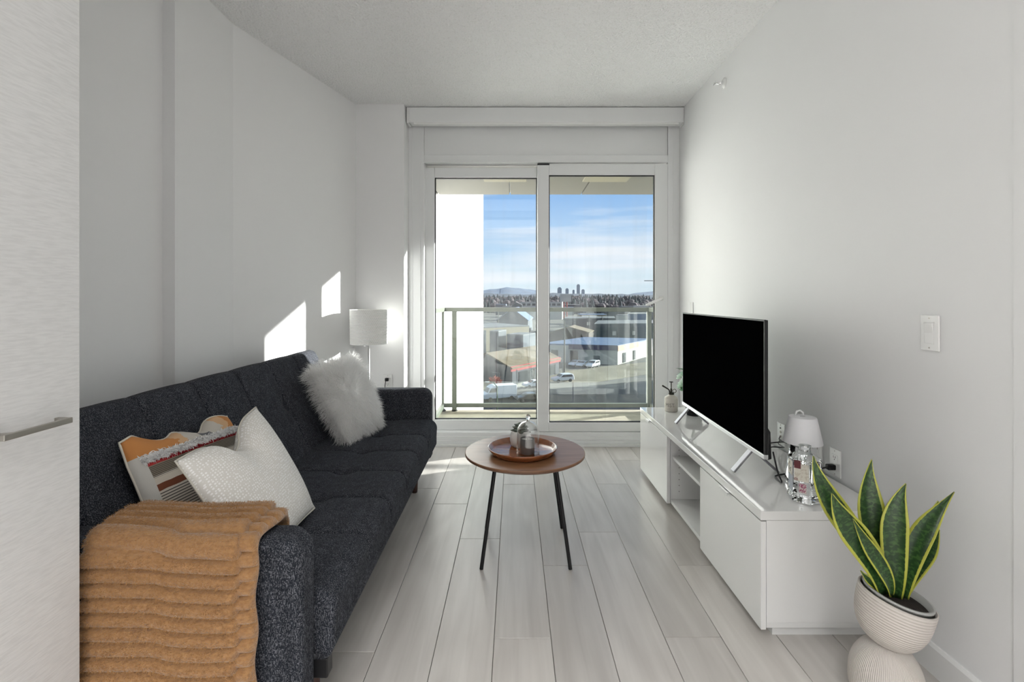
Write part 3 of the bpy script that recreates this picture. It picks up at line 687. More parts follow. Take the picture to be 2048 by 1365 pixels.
# ------------------------------------------------------------------ ribbed throw
bl = thing('throw_blanket', 'caramel ribbed plush throw draped over the near sofa arm', 'blanket', (-.845, 1.20, .02))
def blanket(xa, xb, off, amp, smin, smax, ph, nm):
    raw = [(1.384, .46), (1.371, .52)]
    for k in range(9): t = PI * .5 * k / 8; raw.append((1.330 + .040 * math.cos(t), .572 + .040 * math.sin(t)))
    for k in range(1, 12): raw.append((1.330 - .10 * k / 12, .612))
    for k in range(9): t = PI * .5 + PI * .5 * k / 8; raw.append((1.230 + .026 * math.cos(t), .586 + .026 * math.sin(t)))
    for k in range(1, 30): raw.append((1.204 - .012 * k / 29, .586 - .55 * k / 29))
    raw = np.array(raw); seg = np.hypot(*np.diff(raw, axis=0).T); cs = np.concatenate([[0], np.cumsum(seg)])
    S = cs[-1]
    def at(s):
        y = np.interp(s, cs, raw[:, 0]); z = np.interp(s, cs, raw[:, 1])
        y1 = np.interp(s + .006, cs, raw[:, 0]); z1 = np.interp(s + .006, cs, raw[:, 1]); y0 = np.interp(s - .006, cs, raw[:, 0]); z0 = np.interp(s - .006, cs, raw[:, 1])
        ty, tz = y1 - y0, z1 - z0; l = math.hypot(ty, tz) + 1e-9
        return y, z, tz / l, -ty / l          # normal points outwards (left of travel flipped below)
    pitch = .0345
    ns = int(S / .0030); nx = 60
    def top(i, j, o, a):
        s = S * i; fx = j; x = xa + (xb - xa) * fx
        edge = min(fx, 1 - fx) * abs(xb - xa); er = .016
        ed = math.sqrt(max(0, 1 - ((er - edge) / er) ** 2)) if edge < er else 1.0
        step = .5 * (1 + math.tanh((fx - .53) / .05))
        wob = .0022 * math.sin(x * 9 + s * 5) + .0010 * math.sin(x * 31 + s * 11)
        sh = wob + (.010 * step if s > .28 else .010 * step * max(0, (s - .12) / .16) + .003 * math.sin(fx * 9) * (1 - s / .28))
        ph_ = ((s - sh) / pitch + ph) % 1.0
        rib = max(0, 1 - abs(2 * ph_ - 1) ** 2.6) ** .5
        y, z, ny, nz = at(s); ny, nz = (-ny, -nz)
        bulge = o + a * (rib * ed) + .003 * math.sin(x * 14 + s * 3)
        xs = x + .004 * math.sin(s * 40 + ph) * (1 if fx > .5 else -1) * max(0, abs(2 * fx - 1) - .8) * 5
        return Vector((xs, y - (-ny) * bulge if False else y + ny * bulge, z + nz * bulge))
    return top, ns, nx
def make_blanket(xa, xb, off, amp, ph, fuzz):
    top, ns, nx = blanket(xa, xb, off, amp, 0, 1, ph, '')
    # orientation check: normal must point away from the arm centre
    p0 = top(.75, .5, 0, 0); p1 = top(.75, .5, .01, 0); sgn = 1 if p1.y < p0.y else -1
    m = MB(); m.grid(lambda a, b: top(a, b, sgn * off, sgn * amp), ns, nx); k = len(m.v)
    m.grid(lambda a, b: top(a, b, sgn * (off - .004), 0), ns, nx)
    def idx(i, j, s): return s * k + i * nx + j
    for i in range(ns - 1):
        for j in (0, nx - 1): m.f.append((idx(i, j, 0), idx(i + 1, j, 0), idx(i + 1, j, 1), idx(i, j, 1)))
    for j in range(nx - 1):
        for i in (0, ns - 1): m.f.append((idx(i, j, 0), idx(i, j + 1, 0), idx(i, j + 1, 1), idx(i, j, 1)))
    o = m.build('layer', MAT['blanket'], bl, smooth=True)
    rt, dt = [], []
    for q in range(fuzz):
        a = random.uniform(.01, .99); b = random.uniform(.004, .996)
        p = top(a, b, sgn * off, sgn * amp); pa = top(a + .004, b, sgn * off, sgn * amp) - top(a - .004, b, sgn * off, sgn * amp)
        nn = pa.cross(Vector((1, 0, 0)));
        if nn.dot(top(a, b, sgn * (off + .01), 0) - top(a, b, sgn * off, 0)) < 0: nn = -nn
        if nn.length < 1e-9 or (p - top(a, b, sgn * off, 0)).length < amp * .72 and .03 < b < .97: continue
        nn.normalize()
        if b < .03: nn = nn + Vector((-1, 0, 0))
        if b > .97: nn = nn + Vector((1, 0, 0))
        rt.append(p); dt.append(nn + Vector((random.gauss(0, .5), random.gauss(0, .3), random.gauss(0, .5) - .2)))
    strands('plush', rt, dt, .0050, .0012, MAT['blanket_fuzz'], bl, droop=.1, segs=2)
make_blanket(-1.03, -.628, .004, .020, .3, 7000)
make_blanket(-1.045, -.662, .016, .024, 0, 36000)

# ------------------------------------------------------------------ floor lamp behind the sofa
lx, ly = -1.080, 3.64
fl_ = thing('floor_lamp', 'slim silver floor lamp with a white honeycomb drum shade behind the sofa', 'lamp', (lx, ly, 0))
MB().lathe([(0, 0), (.125, 0), (.125, .012), (.11, .02), (.012, .026), (0, .026)], (lx, ly, 0), 40, cap=False).build('base', MAT['silver'], fl_, smooth=True)
MB().tube([(lx, ly, .02), (lx, ly, 1.0)], .0075, 12).build('pole', MAT['silver'], fl_, smooth=True)
def dimple(a, b):        # honeycomb of dimples pressed into the shade
    r_ = b * 22; row = math.floor(r_); c_ = a * 60 + (.5 if row % 2 else 0); du = (c_ % 1) - .5; dv = (r_ % 1) - .5
    return .0045 * max(0, 1 - (du * du + dv * dv) / .22) if .02 < b < .98 else 0
m = MB(); m.grid(lambda a, b: (lx + (.134 + .003 * b - dimple(a, b)) * math.cos(2 * PI * a), ly + (.134 + .003 * b - dimple(a, b)) * math.sin(2 * PI * a), .873 + .255 * b), 301, 111, uv=True)
m.grid(lambda a, b: (lx + (.128 + .003 * b) * math.cos(2 * PI * a), ly + (.128 + .003 * b) * math.sin(2 * PI * a), .873 + .255 * b), 97, 12, uv=True)
shd = m.build('shade', MAT['shade'], fl_, smooth=True)
MB().tube([(lx - .134, ly, 1.0), (lx + .134, ly, 1.0)], .003, 6).tube([(lx, ly - .134, 1.0), (lx, ly + .134, 1.0)], .003, 6).build('shade_ring', MAT['silver'], fl_)
MB().tube([(lx, ly, .86), (lx - .02, ly, .862), (lx - .034, ly, .862)], [.007, .007, .009], 10).build('switch', MAT['silver'], fl_, smooth=True)
MB().lathe([(0, .95), (.02, .95), (.02, 1.0), (.03, 1.03), (.03, 1.06), (.0, 1.085)], (lx, ly, 0), 16, cap=False).build('bulb', MAT['shade'], fl_, smooth=True)

# ------------------------------------------------------------------ wall plates
def plate_pts(origin, a, n):        # local (along wall, out, up) -> world
    o = Vector(origin); a = Vector(a); n = Vector(n)
    return lambda u, w, z: o + a * u + n * w + Vector((0, 0, z))
def pbox(T, u0, u1, w0, w1, z0, z1):
    m = MB(); m.v = [tuple(T(u, w, z)) for z in (z0, z1) for w in (w0, w1) for u in (u0, u1)]
    m.f = [(0, 2, 3, 1), (4, 5, 7, 6), (0, 1, 5, 4), (2, 6, 7, 3), (0, 4, 6, 2), (1, 3, 7, 5)]; return m
def wall_plate(name, label, cat, origin, a, n, kind, w=.070, h=.115):
    r = thing(name, label, cat, origin); T = plate_pts(origin, a, n)
    pbox(T, -w / 2, w / 2, .0004, .0065, -h / 2, h / 2).build('cover_plate', MAT['plate'], r, bevel=.002)
    if kind == 'outlet':
        for zc in (-.0195, .0195):
            s = pbox(T, -.017, .017, .0066, .008, zc - .014, zc + .014).build('receptacle', MAT['plate'], r, bevel=.001)
            for uu in (-.006, .006): pbox(T, uu - .0012, uu + .0012, .008, .0084, zc - .001, zc + .008).build('slot', MAT['dark_slot'], s)
            pbox(T, -.002, .002, .008, .0084, zc - .009, zc - .005).build('slot', MAT['dark_slot'], s)
    if kind == 'rocker':
        m = MB(); prof = [(.0066, -.034), (.0066, .034), (.0075, .034), (.0125, .030), (.0085, 0), (.0072, -.034)]
        k = len(prof)
        for u in (-.0165, .0165):
            m.v += [tuple(T(u, w_, z_)) for w_, z_ in prof]
        m.f = [tuple(range(k)), tuple(range(k, 2 * k))[::-1]] + [(i, (i + 1) % k, k + (i + 1) % k, k + i) for i in range(k)]
        m.build('rocker', MAT['plate'], r, bevel=.0008)
        fr_ = MB()
        for b_ in ((-.019, -.0172, -.036, .036), (.0172, .019, -.036, .036), (-.019, .019, .0345, .036), (-.019, .019, -.036, -.0345)):
            q = pbox(T, b_[0], b_[1], .0066, .0078, b_[2], b_[3]); n0 = len(fr_.v); fr_.v += q.v; fr_.f += [tuple(i + n0 for i in f_) for f_ in q.f]
        fr_.build('switch_surround', MAT['plate'], r)
    if kind == 'media':
        for zc, w_ in ((.032, .003), (.012, .006), (-.010, .006)):
            s = MB(); s.v = [tuple(T(w_ * math.cos(t), .0066 + (.004 if k else 0), zc + w_ * math.sin(t))) for k in (0, 1) for t in [2 * PI * i / 14 for i in range(14)]]
            s.f = [tuple(range(14)), tuple(range(14, 28))] + [(i, (i + 1) % 14, 14 + (i + 1) % 14, 14 + i) for i in range(14)]
            s.build('jack', MAT['nickel'] if w_ > .004 else MAT['dark_slot'], r)
        pbox(T, -.009, .009, .0066, .0085, -.034, -.026).build('port', MAT['dark_slot'], r)
    if kind in ('outlet', 'rocker', 'media', 'blank'):
        for zc in (-.048, .048):
            pbox(T, -.0022, .0022, .0066, .0074, zc - .0022, zc + .0022).build('screw', MAT['nickel'], r)
    return r, T
A_R, N_R = (0, 1, 0), (-1, 0, 0)
wall_plate('light_switch', 'white rocker light switch on the bare right wall', 'switch', (XR - .0005, 1.592, 1.098), A_R, N_R, 'rocker')
wall_plate('media_outlet', 'white media wall plate just beside the television cables', 'outlet', (XR, 2.48, .522), A_R, N_R, 'media')
wall_plate('wall_outlet', 'white double outlet half hidden behind the small table lamp', 'outlet', (XR, 2.185, .520), A_R, N_R, 'outlet')
wall_plate('wall_outlet', 'white double outlet with a black plug, above the end of the media bench', 'outlet', (XR, 2.062, .520), A_R, N_R, 'outlet')
wall_plate('wall_thermostat_plate', 'small white wall plate above the far top corner of the television', 'switch', (XR, 3.74, 1.125), A_R, N_R, 'blank')
wall_plate('wall_outlet', 'white double outlet with a black plug on the wall behind the sofa arm', 'outlet', (-.993, YE - .0005, .555), (1, 0, 0), (0, -1, 0), 'outlet')
pl = thing('lamp_plug', 'black plug and cord in the outlet behind the sofa arm', 'plug', (-.993, YE - .01, .55))
MB().box(-1.010, -.984, YE - .034, YE - .0095, .563, .588).build('plug_body', MAT['black'], pl, bevel=.004)
MB().tube([(-1.002, YE - .03, .57), (-1.008, YE - .034, .53), (-1.008, YE - .03, .40), (-1.01, YE - .03, .12), (-1.04, YE - .06, .03), (-1.06, YE - .10, .03)], .003, 8).build('cord', MAT['black'], pl, smooth=True)
# sprinkler
sp_ = thing('fire_sprinkler', 'small chrome sidewall fire sprinkler high on the right wall', 'sprinkler', (XR, 3.16, 2.60))
RX = Matrix.Rotation(-PI / 2, 3, 'Y')
MB().lathe([(0, 0), (.034, 0), (.034, .003), (.022, .012), (0, .012)], (XR, 3.16, 2.60), 28, RX, cap=False).build('escutcheon', MAT['plate'], sp_, smooth=True)
MB().lathe([(0, .01), (.011, .01), (.011, .03), (.007, .034), (.007, .05), (0, .05)], (XR, 3.16, 2.60), 16, RX, cap=False).build('head', MAT['chrome'], sp_, smooth=True)
MB().box(XR - .064, XR - .052, 3.145, 3.175, 2.592, 2.595).box(XR - .064, XR - .061, 3.145, 3.175, 2.588, 2.610).build('deflector', MAT['chrome'], sp_)

# ================================================================== MEDIA BENCH
SX0, SX1, SY0, SY1, ST = .877, 1.338, 1.743, 3.414, .452
mb = thing('media_bench', 'low glossy white media bench with two doors and an open shelf bay', 'tv stand', ((SX0 + SX1) / 2, 2.58, 0))
MB().box(SX0, SX1, SY0, SY1, ST - .032, ST).build('top', MAT['gloss_white'], mb, bevel=.0015)
th = .018; bx0 = SX0 + .021
ya, yb = 2.317, 2.818
for y in (SY0 + .002, ya - th, yb, SY1 - th - .002):
    sd = MB().box(bx0, SX1, y, y + th, .055, ST - .033).build('side_panel', MAT['gloss_white'] if y < 1.8 else MAT['matte_white'], mb, bevel=.001)
for y in (ya, yb):          # shelf pin holes
    yy = y - .0004 if y == yb else y
    m = MB()
    for xc in (bx0 + .05, SX1 - .07):
        for k in range(9):
            zc = .10 + .034 * k; m.lathe([(.0001, 0), (.0025, 0)], (xc, yy, zc), 8, Matrix.Rotation(PI / 2, 3, 'X'), cap=False)
    m.build('pin_holes', MAT['dark_slot'], mb)['kind'] = 'stuff'
MB().box(bx0, SX1, SY0 + .002, SY1 - .002, .036, .0549).build('bottom_panel', MAT['matte_white'], mb, bevel=.001)
MB().box(SX1 - .008, SX1, SY0 + .021, SY1 - .021, .056, ST - .034).build('back_panel', MAT['matte_white'], mb)
MB().box(bx0 + .012, SX1 - .01, ya + .001, yb - .001, .288, .304).build('shelf', MAT['matte_white'], mb, bevel=.001)
MB().box(bx0 + .03, SX1 - .01, SY0 + .02, SY1 - .02, 0, .0358).build('plinth', MAT['matte_white'], mb)
for a, b_, hy in ((SY0 + .001, ya - .001, 2.03), (yb + .001, SY1 - .001, 3.20)):
    d_ = MB().box(SX0 + .001, SX0 + .0195, a, b_, .03, ST - .037).build('door', MAT['gloss_white'], mb, bevel=.001)
    MB().box(SX0 - .010, SX0 + .012, hy - .035, hy + .035, ST - .0368, ST - .0338).box(SX0 - .0118, SX0 - .0098, hy - .035, hy + .035, ST - .046, ST - .0338).build('pull_tab', MAT['silver'], d_)

# ------------------------------------------------------------------ television
ang = math.atan2(-.026, 1.047)
tv = thing('television', 'flat black television on splayed silver feet, screen off', 'television', (1.042, 2.523, ST))
def tvm(m):         # rotate about tv centre so the far end sits slightly nearer the wall
    M = Matrix.Rotation(ang, 3, 'Z'); c = Vector((1.042, 2.523, 0)); m.v = [tuple(M @ (Vector(p) - c) + c) for p in m.v]; return m
ty0, ty1, tz0, tz1 = 2.0, 3.046, .552, 1.122
tvm(MB().box(1.036, 1.050, ty0, ty1, tz0 + .012, tz1)).build('panel_housing', MAT['black'], tv, bevel=.003)
tvm(MB().box(1.0345, 1.0362, ty0 + .006, ty1 - .006, tz0 + .020, tz1 - .006)).build('screen', MAT['screen'], tv)
m = MB(); m.box(1.0338, 1.0405, ty0, ty1, tz1 - .005, tz1 + .001); m.box(1.0338, 1.0362, ty0, ty0 + .005, tz0 + .02, tz1); m.box(1.0338, 1.0362, ty1 - .005, ty1, tz0 + .02, tz1)
tvm(m).build('bezel', MAT['black'], tv)
tvm(MB().box(1.031, 1.05, ty0 - .001, ty1 + .001, tz0, tz0 + .019)).build('chin_bar', MAT['silver'], tv, bevel=.002)
tvm(MB().prism([(1.050, tz0 + .015), (1.050, tz0 + .36), (1.075, tz0 + .33), (1.090, tz0 + .28), (1.090, tz0 + .03), (1.082, tz0 + .015)], ty0 + .14, ty1 - .14, 'y')).build('rear_housing', MAT['black'], tv, bevel=.004)
tvm(MB().prism([(1.050, tz0 - .004), (1.050, tz0 + .13), (1.062, tz0 + .11), (1.066, tz0 + .0)], ty0 + .004, ty0 + .065, 'y')).build('rear_foot_block', MAT['black'], tv, bevel=.003)
for zc in (.30, .42):
    tvm(MB().box(1.050, 1.058, ty0 + .03, ty0 + .045, tz0 + zc, tz0 + zc + .016)).build('rear_button', MAT['black'], tv, bevel=.002)
for yc in (2.135, 2.955):
    for sx, tip in ((-1, .962), (1, 1.155)):
        a = Vector((1.046, yc, tz0 + .004)); b_ = Vector((tip, yc + .02 * 0, ST + .005)); d_ = (b_ - a)
        w = Vector((0, .017, 0)); nn = d_.cross(w).normalized() * .0045
        tvm(MB().obox((a + b_) / 2, d_ / 2, w, nn)).build('foot', MAT['foot_metal'], tv, bevel=.002)
# cables
cb = thing('television_cables', 'black cables running from the television to the wall plates', 'cable', (1.2, 2.1, ST))
MB().tube(smooth_path([(1.072, 2.03, .575), (1.078, 2.005, .50), (1.092, 2.0, ST + .008), (1.105, 2.075, ST + .005), (1.18, 2.105, ST + .006), (1.27, 2.10, .468), (1.30, 2.07, .492), (1.318, 2.062, .500)]), .0035, 8).build('power_cord', MAT['black'], cb, smooth=True)
MB().obox((1.331, 2.062, .5005), (.0165, 0, 0), (0, .012, 0), (0, 0, .011)).build('plug', MAT['black'], cb, bevel=.004)
MB().tube(smooth_path([(1.068, 2.06, .60), (1.11, 2.10, .592), (1.18, 2.15, .580), (1.26, 2.27, .54), (1.31, 2.42, .512), (1.346, 2.48, .512)]), .003, 8).build('aerial_cord', MAT['black'], cb, smooth=True)
MB().tube(smooth_path([(1.068, 2.05, .585), (1.11, 2.10, .574), (1.18, 2.15, .556), (1.25, 2.28, .52), (1.31, 2.43, .49), (1.345, 2.48, .492)]), .003, 8).build('signal_cord', MAT['black'], cb, smooth=True)

# ------------------------------------------------------------------ plant mister
mx_, my_ = 1.057, 3.30
ms_ = thing('plant_mister', 'cream ceramic plant mister with a dark metal pump beside the television', 'mister', (mx_, my_, ST))
cz = pm('cream_stoneware', (.62, .59, .53, 1), .6, noise=((.54, .5, .44, 1), (40, 40, 40), .5, .7, 3)); dk = pm('dark_bronze', (.045, .04, .035, 1), .35, metal=.8)
MB().lathe([(0, 0), (.040, 0), (.043, .004), (.0435, .08), (.041, .094), (.024, .104), (.019, .107), (.019, .112), (0, .112)], (mx_, my_, ST), 36, cap=False).build('bottle', cz, ms_, smooth=True)
MB().lathe([(0, .110), (.019, .110), (.019, .122), (.012, .126), (.007, .128), (.007, .150), (.0035, .152), (.0035, .193), (.013, .194), (.013, .198), (0, .198)], (mx_, my_, ST), 18, cap=False).build('pump', dk, ms_, smooth=True)
MB().tube([(mx_ - .010, my_, ST + .122), (mx_ - .014, my_, ST + .142), (mx_ - .024, my_, ST + .150), (mx_ - .06, my_ , ST + .172)], [.0045, .0045, .0045, .0055], 8).build('nozzle', dk, ms_, smooth=True)
MB().tube([(mx_ + .022 + .012 * math.cos(t), my_, ST + .135 + .012 * math.sin(t)) for t in [2 * PI * k / 16 for k in range(17)]], .002, 6, cap=False).build('finger_ring', dk, ms_, smooth=True)
def text_mesh(body, size, fn, name, mat, parent, ext=.0006):
    cu = bpy.data.curves.new(name, 'FONT'); cu.body = body; cu.size = size; cu.extrude = ext; cu.align_x = 'CENTER'; cu.align_y = 'CENTER'; cu.resolution_u = 3
    ob = bpy.data.objects.new(name, cu); COL.objects.link(ob)
    dg = bpy.context.evaluated_depsgraph_get(); me0 = bpy.data.meshes.new_from_object(ob.evaluated_get(dg))
    bpy.data.objects.remove(ob); bpy.data.curves.remove(cu)
    org = ORG.get(parent.name, Vector())
    for v in me0.vertices: v.co = Vector(fn(v.co.x, v.co.y, v.co.z)) - org
    me0.materials.clear(); me0.materials.append(mat)
    o = bpy.data.objects.new(name, me0); COL.objects.link(o); o.parent = parent; ORG[o.name] = org; return o
text_mesh('MIST', .030, lambda x, y, z: (mx_ + (.0437 + z) * math.sin((x - .010) / .0437 - .31), my_ - (.0437 + z) * math.cos((x - .010) / .0437 - .31), ST + .045 + y * 1.15), 'lettering', pm('grey_print', (.24, .22, .2, 1), .8), ms_)

# ------------------------------------------------------------------ monstera behind the tv
mo = thing('monstera_plant', 'small green cut-leaf plant in a dark pot behind the television', 'plant', (1.17, 3.19, ST))
MB().lathe([(0, 0), (.045, 0), (.058, .085), (.054, .085), (.050, .07), (0, .07)], (1.17, 3.19, ST), 28, cap=False).build('pot', MAT['black'], mo, smooth=True)
MB().lathe([(0, .07), (.05, .071)], (1.17, 3.19, ST), 20, cap=False).build('soil', MAT['soil'], mo)
def split_leaf(c, d, upn, L, wid, lobes=5):
    d = Vector(d).normalized(); s = d.cross(Vector(upn)).normalized(); nn = s.cross(d).normalized(); m = MB(); c = Vector(c)
    left, right = [], []
    for k in range(lobes * 4 + 1):
        t = k / (lobes * 4); w = wid * math.sin(PI * min(1, t * .92 + .08)) ** .7
        ph = k % 4
        w *= (.42, .95, 1.0, .9)[ph] if 1 < k < lobes * 4 - 1 else 1
        b = c + d * (L * t) - nn * (.35 * L * t * t)
        left.append(b + s * w - nn * (.25 * w) + d * (w * .25)); right.append(b - s * w - nn * (.25 * w) + d * (w * .25))
        left[-1] = tuple(left[-1]); right[-1] = tuple(right[-1])
    mid = [tuple(c + d * (L * k / (lobes * 4)) - nn * (.35 * L * (k / (lobes * 4)) ** 2)) for k in range(lobes * 4 + 1)]
    n = len(mid); m.v = left + mid + right
    for k in range(n - 1): m.f += [(k, k + 1, n + k + 1, n + k), (n + k, n + k + 1, 2 * n + k + 1, 2 * n + k)]
    return m
bs = Vector((1.17, 3.19, ST + .07))
for tip0, d_, L_, w_ in (((1.115, 3.17, .750), (-.75, -.15, -.30), .085, .042), ((1.112, 3.18, .700), (-.8, -.2, -.55), .085, .040), ((1.115, 3.16, .745), (-.45, -.3, .35), .085, .045),
                         ((1.20, 3.20, .74), (.5, .3, .3), .09, .045), ((1.17, 3.24, .72), (-.2, .6, .2), .08, .04), ((1.115, 3.17, .68), (-.65, -.3, -.5), .075, .035)):
    lf = split_leaf(tip0, d_, (0, 0, 1), L_, w_).build('leaf', MAT['monstera'], mo, smooth=True, fix=False)
    MB().tube([bs, bs.lerp(Vector(tip0), .5) + Vector((0, 0, .03)), tip0], .0025, 6).build('stem', MAT['monstera'], lf)

# ------------------------------------------------------------------ small table lamp and glass bottle
tlx, tly = 1.183, 2.01
tl = thing('table_lamp', 'small table lamp with a white cone shade and flared chrome base', 'lamp', (tlx, tly, ST))
MB().lathe([(0, 0), (.064, 0), (.066, .006), (.060, .06), (.050, .13), (.044, .19), (0, .195)], (tlx, tly, ST), 40, cap=False).build('base', MAT['chrome'], tl, smooth=True)
MB().lathe([(.073, .168), (.052, .270), (.050, .273), (.0, .274)], (tlx, tly, ST), 48, cap=False).lathe([(.071, .168), (.050, .268)], (tlx, tly, ST), 48, cap=False).build('shade', pm('white_metal_shade', (.82, .82, .84, 1), .45), tl, auto=True)
MB().lathe([(0, .2741), (.010, .2741), (.010, .2755), (0, .2755)], (tlx, tly, ST), 20, cap=False).build('touch_button', MAT['silver'], tl)
MB().tube([(tlx - .014 + .0, tly + .03, ST + .272), (tlx - .008, tly + .03, ST + .288), (tlx + .006, tly + .03, ST + .292), (tlx + .018, tly + .03, ST + .284), (tlx + .02, tly + .03, ST + .272)], .004, 8).build('carry_loop', MAT['plate'], tl, smooth=True)
bx_, by_ = 1.094, 1.845
bt = thing('glass_bottle', 'clear hexagonal glass bottle with a cream label in front of the small lamp', 'bottle', (bx_, by_, ST))
hexr = .0605; a0_ = math.radians(17)
prof = [(0, .0005), (.052, .0005), (hexr, .006), (hexr, .028), (hexr - .004, .032), (hexr - .004, .150), (hexr - .001, .154), (hexr - .002, .160), (.030, .176), (.0, .178)]
MB().lathe([(r, z) for r, z in prof[1:-1]], (bx_, by_, ST), 6, a0=a0_).build('body', MAT['bottle_glass'], bt, bevel=.0025)
MB().lathe([(.026, .1725), (.021, .182), (.019, .196), (.0215, .198), (.0215, .206), (.014, .207), (.0, .207)], (bx_, by_, ST), 28, cap=False).build('neck', MAT['bottle_glass'], bt, smooth=True)
lab = pm('cream_label', (.66, .63, .55, 1), .6, noise=((.55, .5, .42, 1), (120, 120, 120), .52, .6, 3)); mar = pm('maroon_print', (.12, .02, .025, 1), .5); pk = pm('magenta_print', (.30, .05, .13, 1), .6, noise=((.62, .52, .5, 1), (260, 260, 260), .45, .55, 3)); dkp = pm('dark_print', (.02, .02, .022, 1), .6)
ap = (hexr - .004) * math.cos(PI / 6) + .0009
def face_frame(k):
    t = a0_ + PI / 6 + k * PI / 3; n = Vector((math.cos(t), math.sin(t), 0)); return Vector((bx_, by_, ST)) + n * ap, Vector((-n.y, n.x, 0)), n
def decal(k, u0, u1, z0, z1, mat, nm, par, lift=0.):
    c, a, n = face_frame(k); m = MB()
    m.obox(c + a * ((u0 + u1) / 2) + n * lift + Vector((0, 0, (z0 + z1) / 2)), a * ((u1 - u0) / 2), n * .0003, Vector((0, 0, (z1 - z0) / 2))); return m.build(nm, mat, par)
fc = max(range(6), key=lambda k: face_frame(k)[2].dot(Vector((-.35, -1, 0)).normalized()))
fl2 = (fc - 1) % 6
if face_frame(fl2)[0].x > face_frame(fc)[0].x: fl2 = (fc + 1) % 6
lb_ = decal(fc, -.024, .024, .082, .146, lab, 'front_label', bt)
decal(fc, -.024, -.002, .128, .158, mar, 'print_block', lb_, .0006)
decal(fc, -.023, -.013, .083, .092, mar, 'print_square', lb_, .0006); decal(fc, -.0195, -.0165, .0845, .0905, lab, 'print_cross', lb_, .0011); decal(fc, -.021, -.015, .0863, .0887, lab, 'print_cross', lb_, .0012)
decal(fc, -.008, .016, .040, .074, pk, 'flower_print', bt)
sl_ = decal(fl2, -.024, .022, .096, .148, lab, 'side_label', bt)
for u_, z_, w_, h_ in ((-.004, .137, .004, .010), (-.012, .115, .003, .016), (.004, .112, .003, .014), (.008, .121, .006, .003)): decal(fl2, u_ - w_ / 2, u_ + w_ / 2, z_ - h_ / 2, z_ + h_ / 2, dkp, 'print_mark', sl_, .0006)

# ------------------------------------------------------------------ snake plant on the near right
cx, cy = 1.105, 1.452
pt = thing('snake_plant', 'variegated snake plant in a tilted ribbed bowl on a ribbed base', 'plant', (cx, cy, 0))
def rib_mat(name, vertical):
    m = pm(name, (.60, .555, .51, 1), .75); t, b, L = nodes(m); tc = N(t, 'ShaderNodeUVMap'); sp = N(t, 'ShaderNodeSeparateXYZ'); L(tc.outputs[0], sp.inputs[0])
    mu = N(t, 'ShaderNodeMath', operation='MULTIPLY'); mu.inputs[1].default_value = 2 * PI * (110 if vertical else 26); L(sp.outputs['X' if vertical else 'Y'], mu.inputs[0])
    sn = N(t, 'ShaderNodeMath', operation='SINE'); L(mu.outputs[0], sn.inputs[0])
    bp = N(t, 'ShaderNodeBump'); bp.inputs['Strength'].default_value = .55; bp.inputs['Distance'].default_value = .0016; L(sn.outputs[0], bp.inputs['Height']); L(bp.outputs[0], b.inputs['Normal'])
    return m
def lathe_uv(prof, c, n, M, name, mat, parent):
    m = MB(); k = len(prof); c = Vector(c)
    def fn(a, b):
        i = min(k - 1, int(round(b * (k - 1)))); r, z = prof[i]; t = 2 * PI * a
        return c + M @ Vector((r * math.cos(t), r * math.sin(t), z))
    m.grid(fn, n + 1, k, uv=True); return m.build(name, mat, parent, smooth=True)
base_prof = []
for k in range(30):
    t = k / 29; z = .200 * t; r = .0945 * (1 - max(0, (t - .35) / .65) ** 2.6 * .62) * (.90 + .10 * min(1, t / .3)); base_prof.append((r, z))
base_prof.append((.0, .2005))
lathe_uv([(0, 0)] + base_prof, (cx - .004, cy, 0), 64, Matrix.Identity(3), 'pedestal', rib_mat('vertical_ribbed_ceramic', True), pt)
bowl = []
for k in range(34):
    t = k / 33; a_ = t * PI / 2; r = .0965 * math.sin(a_) ** .62 if t > 0 else 0; z = .148 * (1 - math.cos(a_) ** .9) ** 1.0 if t < 1 else .148
    bowl.append((r, .148 * t ** 1.7)); 
    bowl[-1] = (.0965 * min(1, (1 - (1 - t) ** 2.6)) ** .6, .148 * t ** 1.35)
bowl += [(.0955, .149), (.091, .149), (.089, .140), (.088, .11)]
TM = Matrix.Rotation(math.radians(13), 3, 'Y') @ Matrix.Rotation(math.radians(3), 3, 'X')
bc = Vector((cx - .010, cy, .188))
lathe_uv(bowl, bc, 64, TM, 'bowl', rib_mat('ribbed_bowl_ceramic', False), pt)
MB().lathe([(.078, .10), (.084, .152), (.087, .152), (.087, .158), (.080, .158), (.077, .13)], bc, 48, TM, cap=False).build('liner_pot', pm('grey_plastic_pot', (.40, .40, .385, 1), .4), pt, smooth=True)
MB().lathe([(0, .141), (.03, .142), (.0785, .139)], bc, 36, TM, cap=False).build('soil', MAT['soil'], pt, smooth=True)
